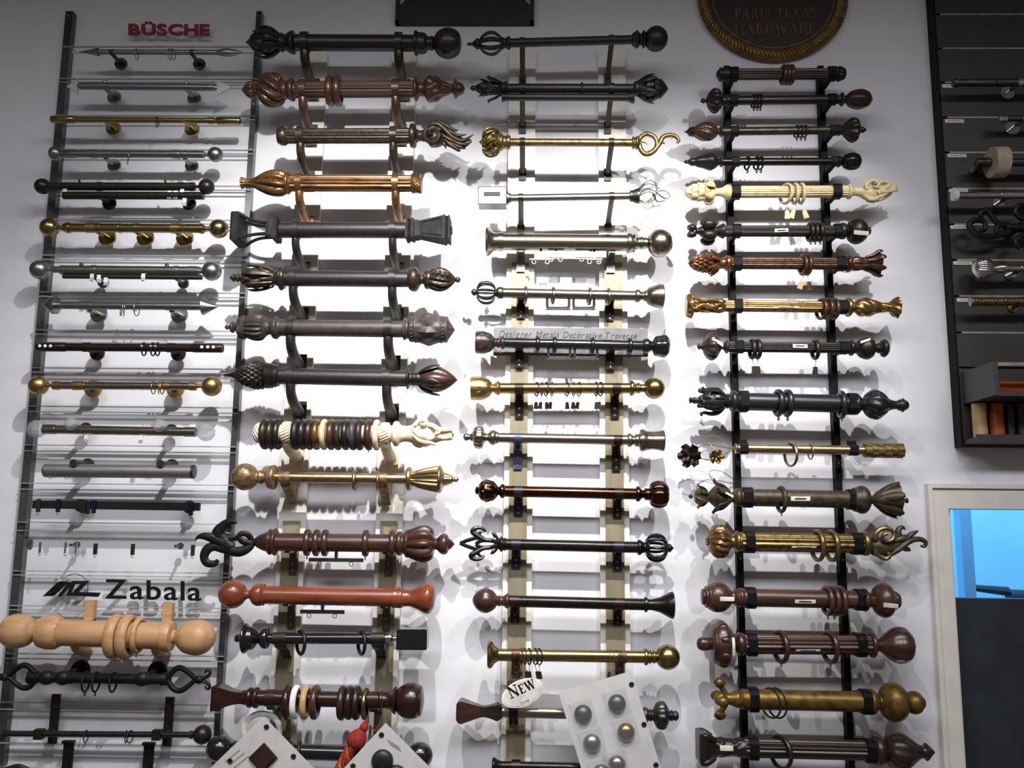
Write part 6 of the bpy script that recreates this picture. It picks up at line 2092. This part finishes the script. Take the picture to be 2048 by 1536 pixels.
R = Rod(E5, (170, 1036), (1965, 1078), D4, 'dark reeded rod with carved square capital and onion spire', 'dark onion spire rod', G4)
R.pole(520, 1540, 72, DKWOOD, flutes(12, .13))
f = R.fin(ESPRESSO, [('capital', [(300, 70), (340, 76), (400, 68), (450, 66), (500, 72), (530, 72)], dict(pat=carved(6, .14, 2))), ('plate', [(168, 10), (172, 112), (200, 124), (226, 118), (240, 96), (270, 84), (305, 70)], dict(pat=lambda t, th: square(t, th) * .92, n=32))])
R.radial('scroll', ESPRESSO, [(290, 90, 20), (250, 116, 26), (215, 136, 26), (190, 142, 14)], 4, f, pi / 4, 1.0, n=10, each=True)
R.patch('sticker', 325, 425, 80, -6, 22, STICK, f)
R.fin(DKWOOD, [('onion', [(1590, 70), (1620, 118), (1670, 142), (1730, 140), (1790, 100), (1840, 62), (1870, 48)], dict(pat=lobes(9, .07, .4))), ('collar', [(1500, 72), (1510, 104), (1540, 114), (1570, 100), (1594, 70)], {}), ('spire', [(1866, 46), (1890, 50), (1905, 66), (1925, 50), (1950, 26), (1970, 6)], {})])
R.ring(800, 132, 32, ESPRESSO, 'near black', 26, wd=36, eye=10)
clips(R, 590, 1475)
# ================================================================== dark slatwall at the right
SX = 0.5 * (P(1868, 0, .045).x + P(1924, 890, .045).x)
SXR = SX + .75
zb_ = P(1925, 893, .045).z
sw = empty('slatwall_panel', (SX, 0, zb_), 'dark brown slatwall panel with metal grooves at the right edge', 'panel')
m = MB(); m.box((SX, -.030, zb_), (SXR, 0, 3.44)); m.build('backing', DARKSLAT, sw, smooth=False)
ys = [-40, 29, 97, 165, 235, 305, 377, 449, 520, 592, 665, 735]
ALUG = mat('groove_aluminium', (178, 172, 160), .45, .3)
for i in range(len(ys)):
    z1 = P(1900, ys[i], .045).z - .003
    z0 = P(1900, ys[i + 1], .045).z + .003 if i + 1 < len(ys) else zb_
    m = MB(); m.box((SX + .003, -.045, z0), (SXR, -.0301, z1)); m.build('slat', DARKSLAT, sw, smooth=False)
    if ys[i] > -100 and i < 11:
        m = MB(); m.box((SX + .02, -.0462, z1 + .0005), (SXR, -.034, z1 + .0058)); m.build('groove_insert', ALUG, sw, smooth=False)
    if i > 1:
        m = MB(); m.box((SX - .006, -.040, z1 - .022), (SX + .001, -.036, z1 - .016)); m.build('edge_tab', RAILBLK, sw, smooth=False)
m = MB(); m.box((SX - .004, -.047, zb_), (SX + .0029, 0, 3.44)); m.build('edge_trim', RAILBLK, sw, smooth=False)

tg = [(1885, 172, 1907, 'twisted'), (1890, 242, 1928, ''), (1895, 311, 1933, ''), (1898, 381, 1936, ''), (1901, 454, 1937, ''), (1907, 526, 1945, ''), (1914, 600, 1944, '')]
TL = ['beside the twisted rod', 'above the chrome bracket', 'left of the cream band', 'above the white capped chrome rod', 'beside the black scroll rod', 'beside the chrome ball', 'beside the beaded gold rod']
for (x0, y, x1, _), l_ in zip(tg, TL):
    r_ = empty('price_strip', (P(x0, y, .047).x, -.046, P(x0, y, .047).z), 'small white price strip ' + l_, 'label', 'white price strips on the slatwall')
    pxbox(x0, y - 3.5, x1, y + 3.5, .0455, .048).build('strip', STICK, r_, smooth=False)
    pxbox(x0 + 6, y - .5, x1 - 8, y + .5, .0479, .0483).build('print', PRINT, r_, smooth=False)

GS = 'rods on the dark slatwall'
FP = (0, 0, 1.0)


def sbr(R, x, material, r_=9):
    A = R.axp(x)
    m = MB()
    m.cyl((A.x, -.0455, A.z), (A.x, -.052, A.z), R.m(r_) * 1.0, n=20)
    m.cyl((A.x, -.05, A.z), (A.x, -R.d + R.m(R.rp) * .5, A.z), R.m(4.5), n=14)
    R.lathe(m, [(x - 5, R.rp), (x - 5, R.rp * 1.25), (x + 5, R.rp * 1.25), (x + 5, R.rp)], smooth=False)
    return m.build('bracket', material, R.root)


DS = .12
R = Rod(FP, (1905, 166), (2140, 164), DS, 'dark rod with twisted section high on the slatwall', 'twisted dark rod', GS)
R.pole(1992, 2140, 8, PEWTER)
R.fin(PEWTER, [('twist', [(1912, 8), (1992, 8)], dict(pat=lobes(3, .25, 16), n=48, smooth=False, k=2)), ('cap', [(1904, 3), (1906, 8.5), (1912, 9), (1913, 6)], SM)])
sbr(R, 2038, CHROME, 14)
R = Rod(FP, (1985, 238), (2140, 236), DS, 'slim dark rod on chrome bracket, second on the slatwall', 'slim chrome bracket rod', GS)
R.pole(2005, 2140, 6, PEWTER)
R.fin(CHROME, [('cap', [(1998, 3), (2000, 8), (2012, 8), (2013, 6)], SM)])
sbr(R, 2048, CHROME, 15)
R = Rod(FP, (1952, 325), (2140, 324), DS, 'slim dark rod wearing a broad cream band', 'cream banded rod', GS)
R.pole(1953, 2140, 8, PEWTER)
R.part('band', [(1981, 8), (1981, 31), (2009, 31), (2009, 8)], mat('band_cream', (200, 184, 160), .5), smooth=False, n=36)
R.fin(PEWTER, [('cap', [(1950, 3), (1952, 9), (1960, 9), (1961, 8)], SM)])
sbr(R, 1972, PEWTER, 12)
R = Rod(FP, (1905, 391), (2140, 389), DS, 'chrome rod with white end cap on the slatwall', 'white capped chrome rod', GS)
R.pole(1912, 2140, 7, CHROME)
R.fin(WHITE, [('cap', [(1903, 3), (1905, 11), (1914, 11.5), (1916, 7)], SM)])
R.part('sleeve', [(2000, 8.5), (2140, 8.5)], CHROME, smooth=False)
sbr(R, 2020, CHROME, 12)
R = Rod(FP, (1940, 455), (2140, 455), DS, 'black rod ending in twin iron scrolls on the slatwall', 'black scroll rod', GS)
R.pole(2010, 2140, 8, IRON)
f = R.free('finial', IRON, [[(2020, 462, 6), (1990, 472, 6), (1955, 470, 6), (1938, 452, 6), (1950, 440, 6), (1968, 444, 5), (1970, 458, 5), (1960, 462, 4)]], n=8)
R.free('scroll', IRON, [[(2020, 452, 6), (1995, 446, 6), (1980, 428, 6), (1972, 420, 6), (1960, 428, 5), (1966, 436, 4)], [(2020, 462, 6), (2005, 470, 5), (1992, 462, 5), (1998, 450, 5), (2008, 452, 4)], [(2048, 440, 6), (2030, 424, 6), (2040, 410, 6), (2052, 416, 5)], [(2048, 470, 6), (2030, 484, 6), (2040, 496, 5)]], f, n=8)
sbr(R, 2042, IRON, 10)
R = Rod(FP, (1945, 537), (2140, 536), DS, 'chrome rod with grooved ball finial on the slatwall', 'chrome ball rod', GS)
R.pole(2010, 2140, 7, CHROME)
f = R.fin(CHROME, [('ball', ballp(1966, 22), dict(pat=lobes(24, .05), n=96)), ('neck', [(1985, 9), (1990, 6), (1996, 10), (2010, 10), (2012, 7)], SM)])
sbr(R, 2045, CHROME, 12)
R = Rod(FP, (1938, 604), (2140, 603), DS, 'gold rod with a row of bright beads on the slatwall', 'beaded gold rod', GS)
R.pole(1944, 2140, 8, ANTGOLD)
f = R.fin(STEEL, [('cap', [(1938, 3), (1940, 9), (1945, 9), (1946, 6)], SM)])
for i in range(9):
    m = MB(); m.ball(R.axp(1949 + i * 19.5) + R.e1 * R.m(8), R.m(4), 10, 8); m.build('bead', BRASS, R.root)
sbr(R, 2050, ANTGOLD, 10)

# sample bin under the slats
xA = P(1924, 770, .045).x
zt_, zm_ = P(1924, 745, .045).z, P(1927, 808, .045).z
GREYB = mat('bin_grey', (70, 68, 70), .5)
bn = empty('sample_bin', (xA, -.045, zm_), 'grey open box mounted low on the dark slatwall', 'bin')
m = MB(); m.box((xA, -.235, zm_), (xA + .014, -.0455, zt_)); m.build('side_panel', GREYB, bn, smooth=False)
m = MB(); m.box((xA + .0141, -.225, zm_), (SXR, -.0455, zm_ + .012)); m.build('base', GREYB, bn, smooth=False)
m = MB(); m.box((xA + .0141, -.075, zm_ + .0121), (SXR, -.0455, zt_ + .005)); m.build('back_panel', DARKSLAT, bn, smooth=False)
m = MB(); m.box((xA + .0141, -.234, zt_ - .012), (SXR, -.216, zt_ - .002)); m.build('front_rail', ALUG, bn, smooth=False)
p = P(1990, 762, .15)
m = MB(); m.cyl((p.x + .0, -.12, zm_ + .012 + .0235), (SXR - .02, -.12, zm_ + .012 + .0235), .023, n=24)
tag(m.build('sample_dowel', ORANGEW, None, origin=(p.x, -.12, zm_ + .0355)), 'orange wooden dowel lying in the grey box', 'dowel')
# lower shelf with upright dowels
zs = P(1928, 878, .06).z
sh = empty('sample_shelf', (SX, -.045, zs), 'dark narrow shelf at the foot of the slatwall', 'shelf')
m = MB(); m.box((SX + .004, -.12, zs - .016), (SXR, -.0456, zs)); m.build('board', DARKSLAT, sh, smooth=False)
m = MB(); m.box((SX + .004, -.124, zs - .018), (SXR, -.1201, zs + .008)); m.build('lip', GREYB, sh, smooth=False)
for px0, px1, mt, lab in ((1946, 1974, TAN, 'pale cream dowel standing on the dark shelf, leftmost'), (1980, 2008, ORANGEW, 'orange dowel standing on the dark shelf beside the cream one'), (2012, 2030, ESPRESSO, 'near black dowel standing right of the orange one'),
                          (2032, 2056, DKWOOD, 'dark brown dowel standing at the frame edge')):
    xc = P((px0 + px1) / 2, 840, .085).x
    rr_ = (P(px1, 840, .085).x - P(px0, 840, .085).x) / 2
    m = MB(); m.cyl((xc, -.083, zs + .0005), (xc, -.083, zm_ - .004), rr_, n=24)
    tag(m.build('sample_dowel', mt, None, origin=(xc, -.083, zs)), lab, 'dowel', 'upright dowels on the shelf')

# ================================================================== cards, tags and tassel in front, low in the picture
def card(name, pts, d, label, holes):
    c0 = P(sum(p[0] for p in pts) / 4, sum(p[1] for p in pts) / 4, d)
    r_ = empty(name, c0, label, 'sample card', 'sample cards hung over the rods')
    pxpoly(pts, d - .003, d).build('board', CARD, r_, smooth=False)
    for x, y in holes:
        q = P(x, y, d + .0004)
        m = MB(); m.cyl(q + Vector((0, .001, 0)), q + Vector((0, -.0004, 0)), .0062, n=16); h = m.build('hole', BLACK, r_)
        m = MB(); m.tube([q + Vector((.0066 * cos(t), -.0006, .0066 * sin(t))) for t in [2 * pi * i / 20 for i in range(20)]], [.0012] * 20, 6, closed=True)
        m.build('eyelet', STEEL, r_)
    return r_


DC = .20
r_ = card('sample_card', [(527, 1433), (648, 1558), (530, 1672), (400, 1556)], DC, 'white diamond hung card with dark square samples', [(533, 1454), (587, 1513), (460, 1522)])
for cx, cy, h_, n_ in ((527, 1515, 28, 4), (562, 1566, 28, 4)):
    p = P(cx, cy, DC)
    s_ = .0015 * .95
    hh = h_ * s_
    for k, (a, dd) in enumerate(((1.0, .006), (.8, .012))):
        m = MB()
        m.prism([p + Vector((x * hh * a, -dd, z * hh * a)) for x, z in ((1, 0), (0, 1), (-1, 0), (0, -1))], [p + Vector((x * hh * a, 0, z * hh * a)) for x, z in ((1, 0), (0, 1), (-1, 0), (0, -1))])
        if k == 0:
            b_ = m.build('square_sample', mat('sample_brown', (62, 40, 38), .4, 0, (50, 34, 32), 30), r_, smooth=False)
        else:
            m.build('raised_face', mat('sample_brown', (62, 40, 38)), b_, smooth=False)
for k in range(3):
    x0, y0 = 449 + 9 * k, 1523 + 6 * k
    pxpoly([(x0, y0), (x0 + 30, y0 - 24), (x0 + 31.5, y0 - 22), (x0 + 1.5, y0 + 2)], DC - .0005, DC + .0006).build('print', mat('print_tan', (176, 160, 140), .6), r_, smooth=False)
r_ = card('sample_card', [(771, 1446), (880, 1556), (770, 1668), (664, 1562)], DC + .005, 'white diamond hung card with dark round samples', [(763, 1470), (706, 1532)])
for cx, cy, rad in ((765, 1521, 21), (792, 1552, 21), (742, 1560, 21)):
    p = P(cx, cy, DC + .005)
    m = MB(); rr_ = rad * .00143
    N = 24
    prof = [(1.0, 0), (1.0, .2), (.94, .36), (.72, .52), (.4, .6), (.02, .62)]
    vs, fs = [], []
    for a, b in prof:
        for j in range(N):
            vs.append(p + Vector((rr_ * a * cos(2 * pi * j / N), -rr_ * b, rr_ * a * sin(2 * pi * j / N))))
    for i in range(len(prof) - 1):
        for j in range(N):
            fs.append((i * N + j, i * N + (j + 1) % N, (i + 1) * N + (j + 1) % N, (i + 1) * N + j))
    m.add(vs, fs)
    m.build('round_sample', mat('sample_black', (40, 38, 42), .4, .3, (54, 52, 54), 60), r_)
for k in range(3):
    x0, y0 = 775 - 4 * k + 6 * k, 1478 + 4 * k
    pxpoly([(x0, y0), (x0 + 24, y0 + 16), (x0 + 23, y0 + 18), (x0 - 1, y0 + 2)], DC + .0045, DC + .0056).build('print', mat('print_lilac', (178, 174, 184), .6), r_, smooth=False)

# six dome card
D6 = .14
r_ = card('sample_card', [(1117, 1385), (1263, 1342), (1350, 1630), (1204, 1676)], D6, 'white tilted card with six metal domes in clear blisters', [(1263, 1369), (1288, 1449), (1312, 1530)])
ang = math.atan2(-43, 146)
for cx, cy, mt in ((1166, 1427, PEWTER), (1234, 1406, PEWTER), (1184, 1485, STEEL), (1252, 1463, BRASS), (1205, 1548, NICKEL), (1234, 1528, NICKEL)):
    if (cx, cy) == (1205, 1548):
        cx, cy = 1176 + 26, 1546
    hw_ = 24
    ca, sa = cos(ang), sin(ang)
    pts = [(cx + (a * ca - b * sa) * hw_, cy + (a * sa + b * ca) * hw_) for a, b in ((-1, -1.08), (1, -1.08), (1, 1.08), (-1, 1.08))]
    ins = [(cx + (a * ca - b * sa) * hw_ * .8, cy + (a * sa + b * ca) * hw_ * .8) for a, b in ((-1, -1.08), (1, -1.08), (1, 1.08), (-1, 1.08))]
    m = MB(); m.prism([P(x, y, D6 + .022) for x, y in ins], [P(x, y, D6 + .0005) for x, y in pts])
    b_ = m.build('blister', clear('blister_plastic', (253, 253, 255), .10, .08) if 'blister_plastic' not in _M else _M['blister_plastic'], r_, smooth=False)
    p = P(cx, cy + 1, D6)
    m = MB(); m.ball(p, 17.5 * .00145, 24, 14, (1, .78, 1)); m.build('dome', mt, b_)

# NEW tag
c0 = P(1045, 1386, .130)
r_ = empty('oval_tag', c0, 'white oval tag printed NEW hanging from a clip', 'tag')
an_ = radians(24)
N = 48


def ov(ax_, bz, d, dd):
    m = MB()
    f_, b_ = [], []
    for i in range(N):
        t = 2 * pi * i / N
        x, y = ax_ * cos(t), bz * sin(t)
        q = P(1045 + x * cos(an_) + y * sin(an_), 1386 - x * sin(an_) * 1.0 + y * cos(an_), d)
        f_.append(q); b_.append(q + Vector((0, dd, 0)))
    m.prism(f_, b_)
    return m


m = MB(); m.tube([P(1043, 1352, .125), P(1042, 1358, .127), P(1042, 1366, .1285)], [.0016] * 3, 6); m.build('hanging_wire', STEEL, r_)
ov(44, 26.5, .130, .003).build('rim', mat('tag_ivory', (240, 236, 214), .5), r_, smooth=False)
ov(40.5, 23.5, .1312, .001).build('face', mat('tag_white', (226, 222, 220), .5), r_, smooth=False)
serif_text('NEW', 1022, 1397, 1073, 1374, 23, .1326, .001, LBL, r_, gap=.06, weight=1.15, sizes=[1, .8, .8])
letters('type', 1041, 1409, 1058, 1402, 6, .1316, .001, mat('tag_print', (196, 150, 140), .6), r_, gap=.1)

# white loop tag behind the first card
p = P(523, 1460, .11)
m = MB()
m.tube([p + Vector((.052 * cos(2 * pi * i / 40), 0, .045 * sin(2 * pi * i / 40))) for i in range(40)], [.0085] * 40, 8, .35, closed=True)
tag(m.build('hanging_loop', mat('loop_white', (206, 204, 196), .5), None, origin=p), 'flat white loop hanging behind the square sample card', 'loop')

# tassel
r_ = empty('tassel', P(712, 1480, .155), 'red and gold twisted tassel hanging beside the round sample card', 'tassel')


def pt_(x, y, d=.155):
    return P(x, y, d)


s_ = .00145
m = MB(); m.tube([pt_(735, 1440), pt_(728, 1448), pt_(724, 1458)], [3 * s_, 4 * s_, 5 * s_], 8); m.build('cord', REDT, r_)
m = MB()
prf = [(733, 1444, 4), (728, 1455, 9), (726, 1460, 7), (722, 1466, 13), (716, 1476, 18), (708, 1486, 17), (703, 1492, 12)]
q = crs([tuple(map(float, a)) for a in prf], 4)
m.tube([pt_(a[0], a[1]) for a in q], [a[2] * s_ for a in q], 16); m.build('head', REDT, r_)
base0, base1 = pt_(704, 1490), pt_(672, 1560)
for k in range(14):
    a0 = 2 * pi * k / 14
    pts, rad = [], []
    for i in range(12):
        t = i / 11
        c_ = base0.lerp(base1, t)
        r2 = (11 + 7 * t) * s_
        a = a0 + t * 3.2
        pts.append(c_ + Vector((cos(a) * r2 * .9, sin(a) * r2, cos(a) * r2 * .45)))
        rad.append(3.4 * s_)
    m = MB(); m.tube(pts, rad, 6, 1.0, Vector((1, 0, 0))); m.build('strand', GOLDT if k % 3 == 0 else REDT, r_)
m = MB(); m.tube([pt_(748, 1452), pt_(745, 1458), pt_(752, 1462), pt_(757, 1463, .185), pt_(762, 1469, .198)], [1.6 * s_] * 5, 6); m.build('loop_cord', REDT, r_)

finish_rings()
for i_, o_ in enumerate(list(bpy.data.objects)):
    pass
fixnormals()
